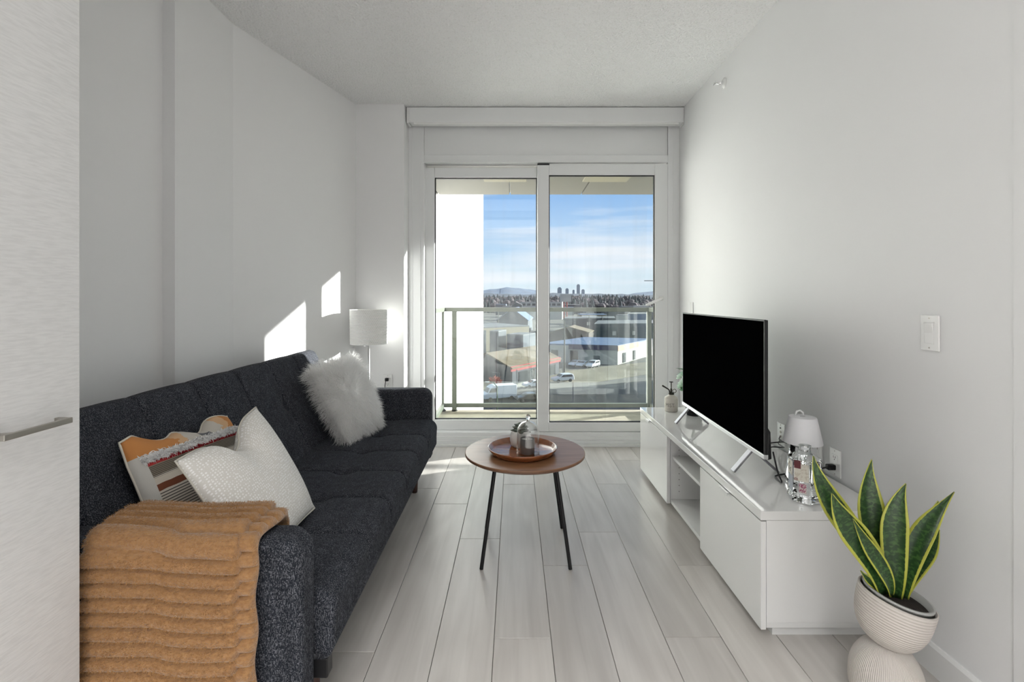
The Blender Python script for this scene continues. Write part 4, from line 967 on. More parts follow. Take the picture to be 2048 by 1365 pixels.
def leaf_mat():
    m = pm('variegated_leaf', (.03, .10, .02, 1), .32); t, b, L = nodes(m)
    uv = N(t, 'ShaderNodeUVMap'); sp = N(t, 'ShaderNodeSeparateXYZ'); L(uv.outputs[0], sp.inputs[0]); oi = N(t, 'ShaderNodeObjectInfo')
    mp = N(t, 'ShaderNodeMapping'); mp.inputs['Scale'].default_value = (2.2, 15, 1); L(uv.outputs[0], mp.inputs[0])
    nz = N(t, 'ShaderNodeTexNoise'); nz.inputs['Scale'].default_value = 2.0; nz.inputs['Detail'].default_value = 4; nz.inputs['Distortion'].default_value = .6; L(mp.outputs[0], nz.inputs['Vector'])
    r = N(t, 'ShaderNodeMapRange'); r.inputs['From Min'].default_value = .46; r.inputs['From Max'].default_value = .62; L(nz.outputs[0], r.inputs[0])
    mx = N(t, 'ShaderNodeMix', data_type='RGBA'); mx.inputs['A'].default_value = (.014, .045, .012, 1); mx.inputs['B'].default_value = (.05, .115, .028, 1); L(r.outputs[0], mx.inputs['Factor'])
    s1_ = N(t, 'ShaderNodeMath', operation='SUBTRACT'); s1_.inputs[1].default_value = .5; L(sp.outputs['X'], s1_.inputs[0])
    ab = N(t, 'ShaderNodeMath', operation='ABSOLUTE'); L(s1_.outputs[0], ab.inputs[0])
    ja = N(t, 'ShaderNodeMath', operation='MULTIPLY_ADD'); ja.inputs[1].default_value = .05; L(nz.outputs[0], ja.inputs[0]); L(ab.outputs[0], ja.inputs[2])
    gt = N(t, 'ShaderNodeMath', operation='GREATER_THAN'); gt.inputs[1].default_value = .425; L(ja.outputs[0], gt.inputs[0])
    m2 = N(t, 'ShaderNodeMix', data_type='RGBA'); m2.inputs['B'].default_value = (.42, .43, .06, 1); L(gt.outputs[0], m2.inputs['Factor']); L(mx.outputs['Result'], m2.inputs['A'])
    L(m2.outputs['Result'], b.inputs['Base Color']); return m
LM = leaf_mat()
def snake_leaf(pix, depths, wpx, twist, nm='leaf'):
    """pix: list of photo points base->tip used to fix real positions; wpx: max width."""
    pts = [P(u, v, d) for (u, v), d in zip(pix, depths)]
    n = 26; ctl = [np.array(p) for p in pts]
    def bez(t):
        q = ctl
        while len(q) > 1: q = [q[i] * (1 - t) + q[i + 1] * t for i in range(len(q) - 1)]
        return Vector(q[0])
    W_ = wpx / F * depths[0]
    m = MB(); cols = 9
    for i in range(n):
        t = i / (n - 1); p = bez(t); d = (bez(min(1, t + .02)) - bez(max(0, t - .02))).normalized()
        w = W_ * .5 * max(.0, (.26 + .74 * math.sin(PI * min(1, t * .76 + .06))) * (1 - max(0, (t - .60) / .40) ** 2.0)) + .0006
        view = Vector((-.55, -1, .1)).normalized(); s = d.cross(view).normalized(); f_ = s.cross(d).normalized()
        tw = twist[0] + (twist[1] - twist[0]) * t; s2_ = s * math.cos(tw) + f_ * math.sin(tw); f2_ = s2_.cross(d).normalized()
        for j in range(cols):
            x = 2 * j / (cols - 1) - 1
            cup = .38 * w * (x * x)
            m.v.append(tuple(p + s2_ * (w * x) - f2_ * cup * -1 + d * (.0015 * math.sin(9 * t + 3 * x) * abs(x)))); m.uv.append((j / (cols - 1), t))
    for i in range(n - 1):
        for j in range(cols - 1): m.f.append((i * cols + j, i * cols + j + 1, (i + 1) * cols + j + 1, (i + 1) * cols + j))
    o = m.build(nm, LM, pt, smooth=True, fix=False)
    sd = o.modifiers.new('solid', 'SOLIDIFY'); sd.thickness = .0022
    return o
D0 = 1.45
snake_leaf([(1766, 1185), (1752, 1090), (1640, 1015), (1627, 913)], [1.46, 1.46, 1.47, 1.48], 44, (.3, -.2))
snake_leaf([(1768, 1190), (1758, 1110), (1688, 1060), (1664, 988)], [1.43, 1.42, 1.41, 1.40], 50, (-.3, .1))
snake_leaf([(1778, 1186), (1770, 1100), (1718, 1010), (1744, 920)], [1.47, 1.47, 1.48, 1.48], 46, (.6, -.5))
snake_leaf([(1782, 1192), (1784, 1155), (1745, 1110), (1706, 1038)], [1.42, 1.41, 1.40, 1.39], 26, (-.9, .5))
snake_leaf([(1792, 1196), (1794, 1120), (1772, 1040), (1812, 968)], [1.44, 1.43, 1.42, 1.42], 44, (0, .15))
snake_leaf([(1784, 1186), (1772, 1110), (1756, 1060), (1800, 1000)], [1.49, 1.49, 1.50, 1.50], 40, (.2, .3))
snake_leaf([(1806, 1196), (1812, 1120), (1842, 1070), (1908, 984)], [1.44, 1.43, 1.42, 1.42], 40, (.1, 1.0))
snake_leaf([(1800, 1190), (1812, 1120), (1850, 1060), (1877, 1003)], [1.48, 1.48, 1.49, 1.50], 28, (-.3, -.2))
snake_leaf([(1810, 1190), (1820, 1140), (1862, 1110), (1878, 1060)], [1.47, 1.47, 1.46, 1.46], 32, (.4, .6))
snake_leaf([(1768, 1188), (1755, 1176), (1738, 1163), (1722, 1143)], [1.44, 1.44, 1.43, 1.42], 12, (0, 0))

# ================================================================== COFFEE TABLE
tx, ty, tz = .052, 2.385, .470
ct = thing('coffee_table', 'round walnut coffee table on four splayed black metal legs', 'table', (tx, ty, 0))
MB().lathe([(0, tz), (.288, tz), (.2905, tz - .003), (.2905, tz - .0035)], (tx, ty, 0), 96, cap=False).build('table_top', MAT['walnut'], ct, auto=True)
MB().lathe([(.2905, tz - .0035), (.2895, tz - .012), (.274, tz - .021), (0, tz - .021)], (tx, ty, 0), 96, cap=False).build('top_edge', MAT['walnut_edge'], ct, auto=True)
for sx in (-1, 1):
    for sy in (-1, 1):
        MB().tube([(tx + sx * .199, ty + sy * .196, 0), (tx + sx * .138, ty + sy * .136, tz - .0212)], .0085, 16).build('leg', MAT['black'], ct, auto=True)
MB().box(tx - .16, tx + .16, ty - .16, ty + .16, tz - .027, tz - .0212).build('mounting_plate', MAT['black'], ct, bevel=.01)
# tray
rx, ry = .040, 2.352
tr_ = thing('wooden_tray', 'round reddish wooden tray with a raised rim on the coffee table', 'tray', (rx, ry, tz))
MB().lathe([(0, .0003), (.138, .0003), (.150, .004), (.164, .024), (.166, .030), (.163, .0315), (.159, .029), (.150, .014), (.142, .010), (0, .009)], (rx, ry, tz), 96, cap=False).build('dish', MAT['acacia'], tr_, smooth=True)
TZ = tz + .0095
# succulent
sxx, syy = .030, 2.425
su_ = thing('succulent', 'dusty green succulent in a rounded white pot on the tray', 'plant', (sxx, syy, TZ))
MB().lathe([(0, 0), (.036, 0), (.046, .008), (.052, .03), (.051, .055), (.045, .074), (.041, .078), (.038, .075), (.038, .066), (0, .066)], (sxx, syy, TZ), 40, cap=False).build('pot', MAT['white_pot'], su_, smooth=True)
MB().lathe([(0, .067), (.0385, .0665)], (sxx, syy, TZ), 24, cap=False).build('soil', MAT['soil'], su_)
for k in range(22):
    ring_ = k / 21; t = k * 2.4; el = .25 + 1.0 * ring_; L_ = .050 - .018 * ring_
    d_ = Vector((math.cos(t) * math.cos(el), math.sin(t) * math.cos(el), math.sin(el)))
    s_ = Vector((-math.sin(t), math.cos(t), 0)); u_ = d_.cross(s_) * -1
    c0 = Vector((sxx, syy, TZ + .070 + .018 * ring_)); m = MB(); nn = 8
    for i in range(nn):
        q = i / (nn - 1); w = .019 * (math.sin(PI * (q * .85 + .1)) ** .8) + .0004; cc = c0 + d_ * (L_ * q) + u_ * (.014 * q * q)
        for j in range(8):
            a_ = 2 * PI * j / 8; m.v.append(tuple(cc + s_ * (w * math.cos(a_)) + u_ * (w * .38 * math.sin(a_))))
    for i in range(nn - 1):
        for j in range(8): m.f.append((i * 8 + j, i * 8 + (j + 1) % 8, (i + 1) * 8 + (j + 1) % 8, (i + 1) * 8 + j))
    m.f.append(tuple(range(8))); m.f.append(tuple((nn - 1) * 8 + j for j in range(8)))
    m.build('leaf', MAT['succulent'], su_, smooth=True)
# candle
kx, ky = .065, 2.312
ca = thing('candle', 'grey concrete jar candle with white wax under the glass dome', 'candle', (kx - .003, ky, TZ))
MB().lathe([(0, 0), (.031, 0), (.0335, .003), (.0335, .069), (.0325, .071), (.029, .071), (.028, .064), (0, .063)], (kx - .003, ky, TZ + .0005), 36, cap=False).build('jar', MAT['candle_jar'], ca, smooth=True)
MB().lathe([(0, .0642), (.0278, .0642)], (kx - .003, ky, TZ + .0005), 28, cap=False).build('wax', MAT['wax'], ca)
MB().tube([(kx - .003, ky, TZ + .063), (kx - .002, ky, TZ + .071)], .001, 6).build('wick', MAT['black'], ca)
# cloche
cl_ = thing('glass_dome', 'clear glass dome with a ball knob covering the candle on the tray', 'cloche', (kx, ky, TZ))
pr = [(.0535, .0), (.0545, .002), (.0535, .02), (.0530, .09)]
for k in range(1, 13):
    t = PI / 2 * k / 12; pr.append((.0530 * math.cos(t) ** .85 if k < 12 else .009, .09 + .062 * math.sin(t) ** .95))
inner = [(max(.001, r - .0022), max(.0008, z - (.0018 if z > .1 else 0))) for r, z in pr]
MB().lathe(pr, (kx, ky, TZ + .0003), 56, cap=False).lathe(inner, (kx, ky, TZ + .0003), 56, cap=False).build('dome', MAT['cloche_glass'], cl_, smooth=True)
MB().lathe([(.009, .150), (.006, .156), (.0055, .160), (.009, .164), (.0115, .171), (.010, .178), (.005, .183), (0, .184)], (kx, ky, TZ + .0003), 28, cap=False).build('knob', MAT['bottle_glass'], cl_, smooth=True)

# ================================================================== FILL PANELS added on the ceiling, unseen by the camera
def fill_panel(label, x, y, w, l, power):
    r = thing('fill_light', label, 'lamp', (x, y, ZC - .06), group='added fill panels')
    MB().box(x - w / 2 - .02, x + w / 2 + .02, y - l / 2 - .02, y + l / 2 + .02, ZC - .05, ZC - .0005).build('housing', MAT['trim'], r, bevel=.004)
    MB().box(x - w / 2, x + w / 2, y - l / 2, y + l / 2, ZC - .054, ZC - .0502).build('diffuser', pm('fill_diffuser', (.9, .9, .88, 1), .5, emis=((1, .98, .96, 1), .4)), r)
    a = bpy.data.lights.new('fill_area_light', 'AREA'); a.shape = 'RECTANGLE'; a.size = w; a.size_y = l; a.energy = power; a.color = (.985, .99, 1); a.spread = math.radians(112)   # narrow spread keeps the added fill out of the window reflections
    ob = bpy.data.objects.new('fill_area_light', a); COL.objects.link(ob); ob.parent = r; ob.location = (0, 0, .005)
    return r
fill_panel('unseen fill light panel added on the ceiling behind the viewer', -.05, -1.6, 1.2, 1.2, FILL_A)
fill_panel('unseen fill light panel added on the ceiling at the near end of the room', -.05, .45, .9, .9, FILL_B)
#CITY
# ================================================================== CITY below the balcony
GZ = -16.0
def G(u, v):
    d = (CH - GZ) * F / (v - V0); return Vector(((u - U0) / F * d, d, GZ))
def cm(name, rgb, rough=.85, noise=None): return pm(name, srgb(*[c * .80 for c in rgb]), rough, noise=noise, spec=.25)
C_ASPH = pm('asphalt', srgb(104, 100, 92), .9, noise=(srgb(82, 80, 77), (.05, .05, .05), .35, .7, 8), spec=.2)
C_ROAD = pm('road_asphalt', srgb(72, 72, 72), .9, noise=(srgb(90, 88, 85), (.2, .2, .2), .4, .7, 6), spec=.2)
C_LOT = pm('pale_gravel_lot', srgb(126, 119, 102), .95, noise=(srgb(102, 95, 82), (.12, .12, .12), .35, .7, 8), spec=.2)
C_GRASS = pm('winter_grass', srgb(98, 92, 60), .95, noise=(srgb(78, 80, 50), (.8, .8, .8), .4, .7, 5), spec=.1)
C_CURB = cm('pale_kerb', (186, 182, 170)); C_BEIGE = cm('beige_block', (176, 164, 140)); C_DARK = cm('dark_siding', (78, 82, 90)); C_SLATE = cm('slate_wall', (92, 98, 108))
C_WHITE = cm('offwhite_wall', (206, 204, 198)); C_BROWN = pm('brown_roof_felt', srgb(98, 84, 64), .9, noise=(srgb(78, 68, 52), (.6, .6, .6), .4, .7, 4)); C_BLUE = cm('blue_metal_roof', (112, 130, 162), .5)
C_GREY = cm('grey_roof', (122, 124, 128)); C_TEAL = cm('teal_cladding', (70, 84, 92)); C_SIGN = cm('red_sign', (176, 74, 74)); C_PURPLE = cm('mauve_fascia', (112, 104, 128)); C_WIN = pm('dark_window', (.02, .025, .03, 1), .15)
C_HILL = cm('wooded_hill_haze', (112, 128, 146), .95, noise=(srgb(96, 112, 128), (.01, .01, .01), .4, .6, 6)); C_HILL2 = cm('near_wooded_hill_haze', (88, 100, 112), .95, noise=(srgb(66, 76, 84), (.02, .02, .02), .4, .6, 8))  # blue-grey distance haze is mixed into both hill colours
C_FIR = cm('fir_haze', (54, 66, 70), .95); C_BARE = cm('bare_twigs_haze', (96, 88, 90), .95); C_TOWER = cm('tower_glass', (128, 142, 158), .5); C_PIPE = cm('steel_pole', (120, 118, 112), .5)  # fir and twig colours are greyed to carry distance haze
# ground
gnd = struct(MB().box(-900, 900, 16, 1500, GZ - 3, GZ).build('ground', C_ASPH))
def patch(name, pts, mat, h): return struct(MB().prism([(p[0], p[1]) for p in pts], GZ + .001, GZ + h).build(name, mat))
patch('road', [(-70, 68), (-70, 84), (10, 90), (60, 121), (60, 100), (16, 70)], C_ROAD, .02)
patch('parking_lot', [(1.5, 101), (12, 116), (38, 134), (48, 140), (48, 125), (16, 100)], C_LOT, .03)
patch('grass_verge', [G(940, 752)[:2], G(1030, 752)[:2], G(1041, 762)[:2], G(1034, 772)[:2], G(1015, 779)[:2], G(940, 781)[:2]], C_GRASS, .12)
patch('kerb', [G(1030, 752)[:2], G(1055, 751)[:2], G(1056, 772)[:2], G(1030, 779)[:2], G(1034, 772)[:2], G(1041, 762)[:2]], C_CURB, .10)

def building(name, label, A, B, C, h, wall, roof, kind='flat', ridge=0, wins=(), group=None, par=.35):
    """A near corner, B and C its two neighbours on the ground."""
    A = Vector((A[0], A[1], 0)); B = Vector((B[0], B[1], 0)); C = Vector((C[0], C[1], 0)); D = B + C - A; ctr = (A + B + C + D) / 4
    r = thing(name, label, 'building', (ctr.x, ctr.y, GZ), group)
    w = MB().prism([tuple(A[:2]), tuple(B[:2]), tuple(D[:2]), tuple(C[:2])], GZ, GZ + h)
    if kind == 'gable':          # ridge along A->B
        m1 = (A + C) / 2; m2 = (B + D) / 2
        w.f = w.f[:1] + w.f[2:]; n0 = len(w.v)
        w.v += [(m1.x, m1.y, GZ + ridge), (m2.x, m2.y, GZ + ridge)]; w.f += [(4, 7, n0), (5, 6, n0 + 1)]
    wo = w.build('wall', wall, r)
    if kind == 'flat':
        inn = lambda p: p + (ctr - p) * .04
        m = MB().prism([tuple(p[:2]) for p in (A, B, D, C)], GZ + h, GZ + h + par)
        m.build('roof', roof, r)
    else:
        ov = 1.06; q = lambda p: ctr + (p - ctr) * ov
        a, b, c, d = q(A), q(B), q(C), q(D); m1 = (a + c) / 2; m2 = (b + d) / 2; e = .25
        for (p0, p1) in ((a, b), (c, d)):
            m = MB(); lo = GZ + h - .15; hi = GZ + ridge
            for dz in (0, e): m.v += [(p0.x, p0.y, lo + dz), (p1.x, p1.y, lo + dz), (m2.x, m2.y, hi + dz), (m1.x, m1.y, hi + dz)]
            m.f = [(0, 1, 2, 3), (4, 5, 6, 7), (0, 1, 5, 4), (1, 2, 6, 5), (2, 3, 7, 6), (3, 0, 4, 7)]; m.build('roof', roof, r)
    for (face, t0, t1, z0, z1, mat, nm) in wins:
        P0, P1 = ((A, B) if face == 'B' else (A, C)); d = P1 - P0; n = Vector((d.y, -d.x, 0)).normalized()
        if n.dot(P0 - ctr) < 0: n = -n
        c = P0 + d * ((t0 + t1) / 2) + n * .06
        MB().obox((c.x, c.y, GZ + (z0 + z1) / 2), d * ((t1 - t0) / 2), n * .08, Vector((0, 0, (z1 - z0) / 2))).build(nm, mat, r)
    return r
sh = building('corner_shop', 'low shop with a brown pitched roof and red sign fascia beside the road', (-.4, 97), (10.2, 112), (-10.5, 104), 3.4, C_DARK, C_BROWN, 'gable', 5.9,
    [('B', .12, .45, .3, 2.4, C_WIN, 'window'), ('B', .55, .9, .3, 2.4, C_WIN, 'window'), ('B', -.03, 1.03, 2.75, 3.75, C_SIGN, 'sign_fascia'), ('C', .25, .4, 1.0, 2.2, C_SLATE, 'window')])
for t in (0.0, .5, 1.0):
    p = Vector((-.4, 97, 0)).lerp(Vector((10.2, 112, 0)), t) + Vector((.9, -.65, 0)); MB().box(p.x - .12, p.x + .12, p.y - .12, p.y + .12, GZ, GZ + 3.2).build('post', C_WHITE, sh)
building('white_store', 'long white store with a mauve sign band behind the parked cars', (26.8, 127), (42, 149), (7, 133), 4.7, C_WHITE, C_BLUE, 'flat', 0,
    [('C', .50, .60, .2, 3.4, C_WIN, 'window'), ('C', .76, .85, .8, 3.4, C_WIN, 'window'), ('C', .22, .30, .2, 2.2, C_SLATE, 'window'), ('C', 0, .62, 3.7, 5.0, C_PURPLE, 'sign_band'), ('B', .0, .55, 3.5, 4.9, cm('pink_fascia', (212, 172, 150)), 'sign_band'), ('B', .12, .20, .2, 2.8, C_WIN, 'window'), ('B', .40, .46, .2, 2.8, C_WIN, 'window')])
building('brick_block', 'beige block building behind the shop with the brown roof', (-9.8, 148), (4.8, 158), (-20, 163), 8.2, C_BEIGE, C_GREY, 'flat', 0, [('B', .0, .08, 0, 7.6, C_SLATE, 'pier'), ('B', .62, .70, 3, 4.4, C_WIN, 'window'), ('B', .80, .88, 3, 4.4, C_WIN, 'window')])
building('dark_annex', 'narrow dark annex standing against the beige block building', (-4.6, 143), (-2.4, 149), (-7.2, 144), 7.4, C_DARK, C_GREY)
building('dark_workshop', 'dark grey workshop just right of the narrow annex', (2.6, 142), (6.5, 150), (-2.2, 144.5), 6.4, C_SLATE, C_GREY, wins=[('C', .2, .4, 1, 2.6, C_WIN, 'window')])
w4 = building('blue_warehouse', 'warehouse with a broad blue metal roof in the middle distance', (6.6, 236), (10, 270), (-8.4, 238), 6.6, C_SLATE, C_BLUE, 'gable', 12.4)
building('white_shed', 'small white shed left of the blue roofed warehouse', (-8.6, 226), (-8.0, 236), (-16, 227), 5.4, C_WHITE, C_GREY)
building('school_block', 'long low white block with a row of windows on the horizon', (39, 400), (41, 412), (5, 398), 14.2, C_WHITE, C_GREY, wins=[('C', .04 + .12 * k, .12 + .12 * k, 11.4, 13.2, C_WIN, 'window') for k in range(8)])
building('gabled_house', 'teal gabled house left of the long white block', (6, 380), (6.5, 392), (-2, 381), 12.2, C_TEAL, C_GREY, 'gable', 14.0)
building('dark_depot', 'dark flat depot with a rooftop vent in the middle distance', (52, 252), (56, 275), (25, 247), 6.9, C_DARK, C_GREY, wins=[('C', .50, .56, 3.6, 5.2, C_WHITE, 'window')])
building('teal_hall', 'large dark teal hall behind the white store', (60, 178), (66, 205), (28, 172), 8.0, C_TEAL, C_GREY, wins=[('C', .28, .31, 4.2, 5.6, C_WHITE, 'window'), ('C', .53, .56, 4.2, 5.6, C_WHITE, 'window'), ('C', .75, .79, 4.2, 5.6, C_WHITE, 'window'), ('C', .0, 1, 7.0, 7.9, C_SLATE, 'eave_band')])
building('blue_tank_house', 'pale blue box building rising at the right behind the teal hall', (57, 208), (58, 218), (49, 206), 10.6, C_BLUE, C_WHITE)
building('brown_hut', 'dark brown hut between the white store and the teal hall', (24, 158), (27, 168), (11, 156), 6.2, cm('brown_hut_wall', (84, 74, 68)), C_BROWN, 'gable', 8.0)
rb_ = random.Random(3); spots_ = []
tries = 0
while len(spots_) < 16 and tries < 3000:
    tries += 1
    z_ = rb_.uniform(290, 540); u_ = rb_.uniform(968, 1312); x_ = (u_ - U0) / F * z_; w_ = rb_.uniform(9, 20)
    if z_ < 300 and x_ < 15: continue
    if 360 < z_ + w_ and z_ < 430 and -12 < x_ + w_ and x_ - w_ < 56: continue
    if any(abs(x_ - a) < (w_ + c) * .62 and abs(z_ - b) < (w_ + c) * .9 for a, b, c in spots_): continue
    spots_.append((x_, z_, w_))
for x_, z_, w_ in spots_:
    h_ = rb_.uniform(4, 8) + (z_ - 250) * .012
    wn, wm = rb_.choice([('white', C_WHITE), ('beige', C_BEIGE), ('slate grey', C_SLATE), ('dark', C_DARK)]); rn, rm = rb_.choice([('grey', C_GREY), ('blue', C_BLUE), ('white', C_WHITE)])
    building('distant_building', 'small %s building with a %s flat roof in the distant industrial district' % (wn, rn), (x_ + w_ / 2, z_), (x_ + w_ / 2 + 1, z_ + w_), (x_ - w_ / 2, z_ - 1), h_, wm, rm, group='distant industrial buildings')
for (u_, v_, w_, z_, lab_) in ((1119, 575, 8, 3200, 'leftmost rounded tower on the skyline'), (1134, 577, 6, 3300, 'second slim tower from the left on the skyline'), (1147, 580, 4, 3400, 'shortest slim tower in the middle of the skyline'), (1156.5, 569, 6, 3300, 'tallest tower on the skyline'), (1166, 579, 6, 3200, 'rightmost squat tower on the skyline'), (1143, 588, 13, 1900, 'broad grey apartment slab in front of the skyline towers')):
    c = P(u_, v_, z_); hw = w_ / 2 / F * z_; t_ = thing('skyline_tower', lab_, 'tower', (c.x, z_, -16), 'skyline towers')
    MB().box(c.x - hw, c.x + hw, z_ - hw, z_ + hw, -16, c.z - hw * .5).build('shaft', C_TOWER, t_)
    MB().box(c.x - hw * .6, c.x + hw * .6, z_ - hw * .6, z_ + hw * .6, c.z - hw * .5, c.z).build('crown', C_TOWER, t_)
# hills
def hill(name, label, Y, pts, mat):
    m = MB(); n = len(pts)
    rr = random.Random(5)
    xs = np.linspace(pts[0][0], pts[-1][0], 140); vs_ = np.interp(xs, [p[0] for p in pts], [p[1] for p in pts])
    fr, bk, bt_ = [], [], []
    for u_, v_ in zip(xs, vs_):
        c = P(u_, v_ + rr.uniform(-.7, .7), Y); fr.append((c.x, Y * .86, -20)); bk.append((c.x, Y, c.z)); bt_.append((c.x, Y * 1.1, -20))
    k = len(fr); m.v = fr + bk + bt_
    for i in range(k - 1): m.f += [(i, i + 1, k + i + 1, k + i), (k + i, k + i + 1, 2 * k + i + 1, 2 * k + i)]
    o = m.build(name, mat, smooth=True); return struct(o)
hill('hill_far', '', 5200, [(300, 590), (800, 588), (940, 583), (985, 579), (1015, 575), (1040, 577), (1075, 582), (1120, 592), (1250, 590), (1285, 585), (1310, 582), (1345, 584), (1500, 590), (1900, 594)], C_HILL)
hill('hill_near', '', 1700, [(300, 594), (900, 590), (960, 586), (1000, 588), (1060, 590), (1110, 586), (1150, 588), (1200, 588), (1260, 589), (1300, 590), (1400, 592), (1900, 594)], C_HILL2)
# woods on the horizon
def woods():
    rr = random.Random(1); m = MB(); nf = []
    for i in range(900):
        conif = rr.random() < .62; z_ = rr.uniform(575, 1400); u_ = rr.uniform(925, 1360); x_ = (u_ - U0) / F * z_; h_ = rr.uniform(9, 20) if conif else rr.uniform(9, 15); b_ = GZ - 1 + max(0, z_ - 560) * .016
        f0 = len(m.f)
        if conif: m.lathe([(h_ * .20, 0), (h_ * .16, h_ * .35), (h_ * .08, h_ * .7), (.05, h_)], (x_, z_, b_), 6, cap=False)
        else: m.lathe([(.3, -2), (.4, h_ * .25), (h_ * .42, h_ * .45), (h_ * .46, h_ * .7), (h_ * .28, h_ * .92), (.1, h_)], (x_, z_, b_), 7, cap=False, a0=rr.uniform(0, 6))
        nf += [0 if conif else 1] * (len(m.f) - f0)
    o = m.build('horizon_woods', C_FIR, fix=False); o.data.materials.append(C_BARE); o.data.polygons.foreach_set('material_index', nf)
    tag(o, 'dark conifers and brown bare trees scattered along the horizon', 'trees'); o['kind'] = 'stuff'
woods()
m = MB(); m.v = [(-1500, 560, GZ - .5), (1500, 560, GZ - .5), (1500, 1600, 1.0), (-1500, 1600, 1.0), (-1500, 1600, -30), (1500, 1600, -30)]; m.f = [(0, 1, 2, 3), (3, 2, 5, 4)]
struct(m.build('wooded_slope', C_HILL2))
# water tank, crane, poles
c = P(1131, 597, 420); wt = thing('water_tank', 'white rooftop tank on a red lattice stand above the roofs', 'tank', (c.x, 420, GZ))
MB().box(c.x - 4.5, c.x + 4.5, 416, 424, c.z - 3, c.z + 3.5).build('tank', C_WHITE, wt)
for a_, b_ in ((-3, -3), (3, -3), (-3, 3), (3, 3)): MB().tube([(c.x + a_ * .4, 420 + b_ * .4, GZ), (c.x + a_ * .4, 420 + b_ * .4, c.z - 3)], .35, 6).build('leg', C_SIGN, wt)
c = P(1291, 562, 1500); cr_ = thing('tower_crane', 'thin tower crane over the skyline at the right', 'crane', (c.x + 30, 1500, GZ))
MB().box(c.x + 29, c.x + 31, 1499, 1501, GZ, c.z + 4).build('mast', C_PIPE, cr_); MB().box(c.x - 4, c.x + 45, 1499.3, 1500.7, c.z - 1, c.z + 1).build('jib', C_PIPE, cr_)
for u_, vb, h_, lab_ in ((1129, 745, 12, 'utility pole standing in front of the white store wall'), (997, 690, 14, 'utility pole in front of the blue roofed warehouse'), (1178, 669.5, 9, 'left of two thin poles above the brown hut'), (1204, 669.5, 9, 'right of two thin poles in front of the dark depot')):
    p = G(u_, vb); up_ = thing('utility_pole', lab_, 'pole', tuple(p))
    MB().tube([p, p + Vector((0, 0, h_))], [.2, .13], 8).build('pole', C_PIPE, up_); MB().box(p.x - 1.2, p.x + 1.2, p.y - .08, p.y + .08, p.z + h_ - 1.2, p.z + h_ - 1.0).build('crossarm', C_PIPE, up_)
p = Vector((-2.45, 70, GZ)); st_ = thing('street_lamp', 'green street lamp post rising in front of the white van', 'street lamp', tuple(p))
MB().tube([p, p + Vector((0, 0, 4.6)), p + Vector((-.5, 0, 5.2)), p + Vector((-1.2, 0, 5.3))], [.12, .09, .07, .06], 8).build('post', cm('green_post', (70, 96, 70)), st_); MB().box(p.x - 1.7, p.x - 1.1, 69.8, 70.2, GZ + 5.2, GZ + 5.35).build('lamp_head', C_WHITE, st_)
p = G(990, 784); rt_ = thing('red_leaf_tree', 'small red-leaved tree behind the white van', 'tree', tuple(p))
MB().tube([p, p + Vector((.1, 0, 1.6))], [.1, .05], 6).build('trunk', C_BROWN, rt_)
rt, dt = [], []
for k in range(500):
    v_ = Vector((random.gauss(0, 1), random.gauss(0, 1), random.gauss(0, .7))); v_ = v_.normalized() * random.random() ** .4
    rt.append(p + Vector((v_.x * 1.0, v_.y * 1.0, 1.9 + v_.z * .8))); dt.append(v_)
strands('foliage', rt, dt, .5, .16, cm('red_leaves', (190, 84, 60)), rt_, segs=2)
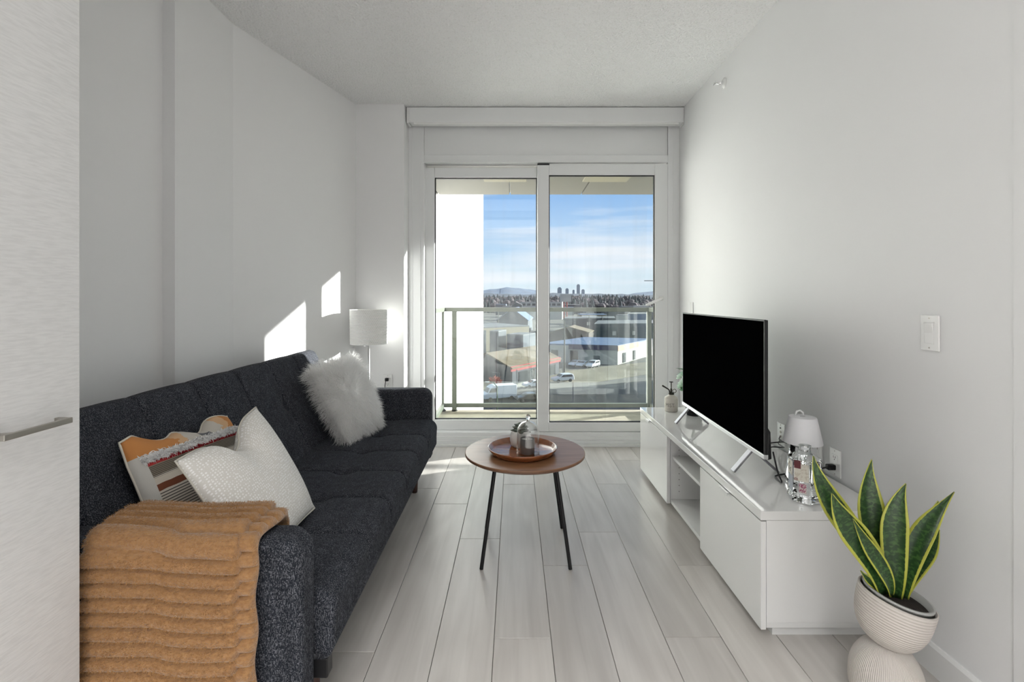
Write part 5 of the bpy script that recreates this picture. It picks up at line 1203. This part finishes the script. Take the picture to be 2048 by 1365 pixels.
# vehicles
C_CARW = pm('white_car_paint', (.72, .73, .75, 1), .25, coat=.5); C_CARB = pm('black_car_paint', (.02, .02, .022, 1), .2, coat=.5); C_TYRE = pm('tyre', (.02, .02, .02, 1), .8)
def car(name, label, loc, rot, kind, paint, group=None):
    o = thing(name, label, 'van' if kind == 'van' else 'car', tuple(loc), group, rot)
    lp = Vector(loc)
    if kind == 'van':
        L_, Wd, body = 5.9, 2.0, [(-2.95, .45), (-2.95, 2.55), (1.2, 2.65), (1.9, 2.3), (2.35, 1.45), (2.9, 1.2), (2.95, .45)]
        side = [(.7, 1.5), (.7, 2.2), (1.75, 2.2), (2.2, 1.5)]; wb = 1.9; r_ = .36; scr = [(1.95, 2.25), (2.38, 1.48)]
    elif kind == 'suv':
        L_, Wd, body = 4.6, 1.85, [(-2.3, .4), (-2.3, 1.05), (-2.05, 1.6), (-1.6, 1.7), (.3, 1.68), (1.05, 1.12), (2.1, .98), (2.3, .75), (2.3, .4)]
        side = [(-1.9, 1.1), (-1.7, 1.56), (.2, 1.56), (.8, 1.1)]; wb = 1.35; r_ = .36; scr = [(.36, 1.64), (1.0, 1.14)]
    else:
        L_, Wd, body = 4.5, 1.78, [(-2.25, .35), (-2.25, .9), (-1.7, 1.0), (-1.0, 1.42), (.3, 1.42), (1.05, .98), (2.05, .85), (2.25, .65), (2.25, .35)]
        side = [(-1.3, 1.0), (-.9, 1.34), (.2, 1.34), (.8, 1.0)]; wb = 1.32; r_ = .32; scr = [(.36, 1.38), (1.0, 1.0)]
    m = MB().prism(body, -Wd / 2, Wd / 2, 'y')
    def off(m): m.v = [tuple(Vector(v) + lp) for v in m.v]; return m
    bo_ = off(m).build('body', paint, o, bevel=.12, seg=2)
    for s in (-1, 1):
        off(MB().prism(side, s * (Wd / 2 + .012) - .01, s * (Wd / 2 + .012) + .01, 'y')).build('window', C_WIN, o)
        for wx in (-wb, wb):
            off(MB().lathe([(0, -.11), (r_, -.11), (r_, .11), (0, .11)], (wx, s * (Wd / 2 - .09), r_), 16, Matrix.Rotation(PI / 2, 3, 'X'), cap=False)).build('wheel', C_TYRE, o)
    a_, b_ = Vector((scr[0][0], 0, scr[0][1])), Vector((scr[1][0], 0, scr[1][1])); d_ = (b_ - a_) / 2; n_ = Vector((-d_.z, 0, d_.x)).normalized() * .02
    off(MB().obox((a_ + b_) / 2 + n_.normalized() * (.03 if n_.x > 0 or n_.z > 0 else -.03), d_ * .9, Vector((0, Wd * .43, 0)), n_)).build('windscreen', C_WIN, o)
    return o
R_ = math.radians
car('van', 'white high-roof van on the road below the balcony', G(998, 800), R_(203), 'van', C_CARW)
car('suv', 'white sport utility car turning beside the shop', G(1125, 764), R_(200), 'suv', C_CARW)
car('parked_car', 'white hatchback parked nearest the store windows', G(1186, 735), R_(235), 'suv', C_CARW)
car('parked_car', 'white saloon parked left of the other white cars at the store', G(1151, 732), R_(232), 'sedan', C_CARW)
car('parked_car', 'white saloon squeezed between two parked white cars', G(1166, 733.5), R_(234), 'sedan', C_CARW)
car('black_car', 'black car on the road right of the white van', G(1056, 803), R_(200), 'sedan', C_CARB)
car('parked_car', 'white car half hidden behind the middle door stile', G(1068, 775), R_(200), 'sedan', C_CARW)
building('shadow_block', 'unseen tall block put at the right to throw its shadow across the road', (52, 84), (76, 90), (50, 112), 15, C_SLATE, C_GREY)  # out-of-view block, placed only to shade the road
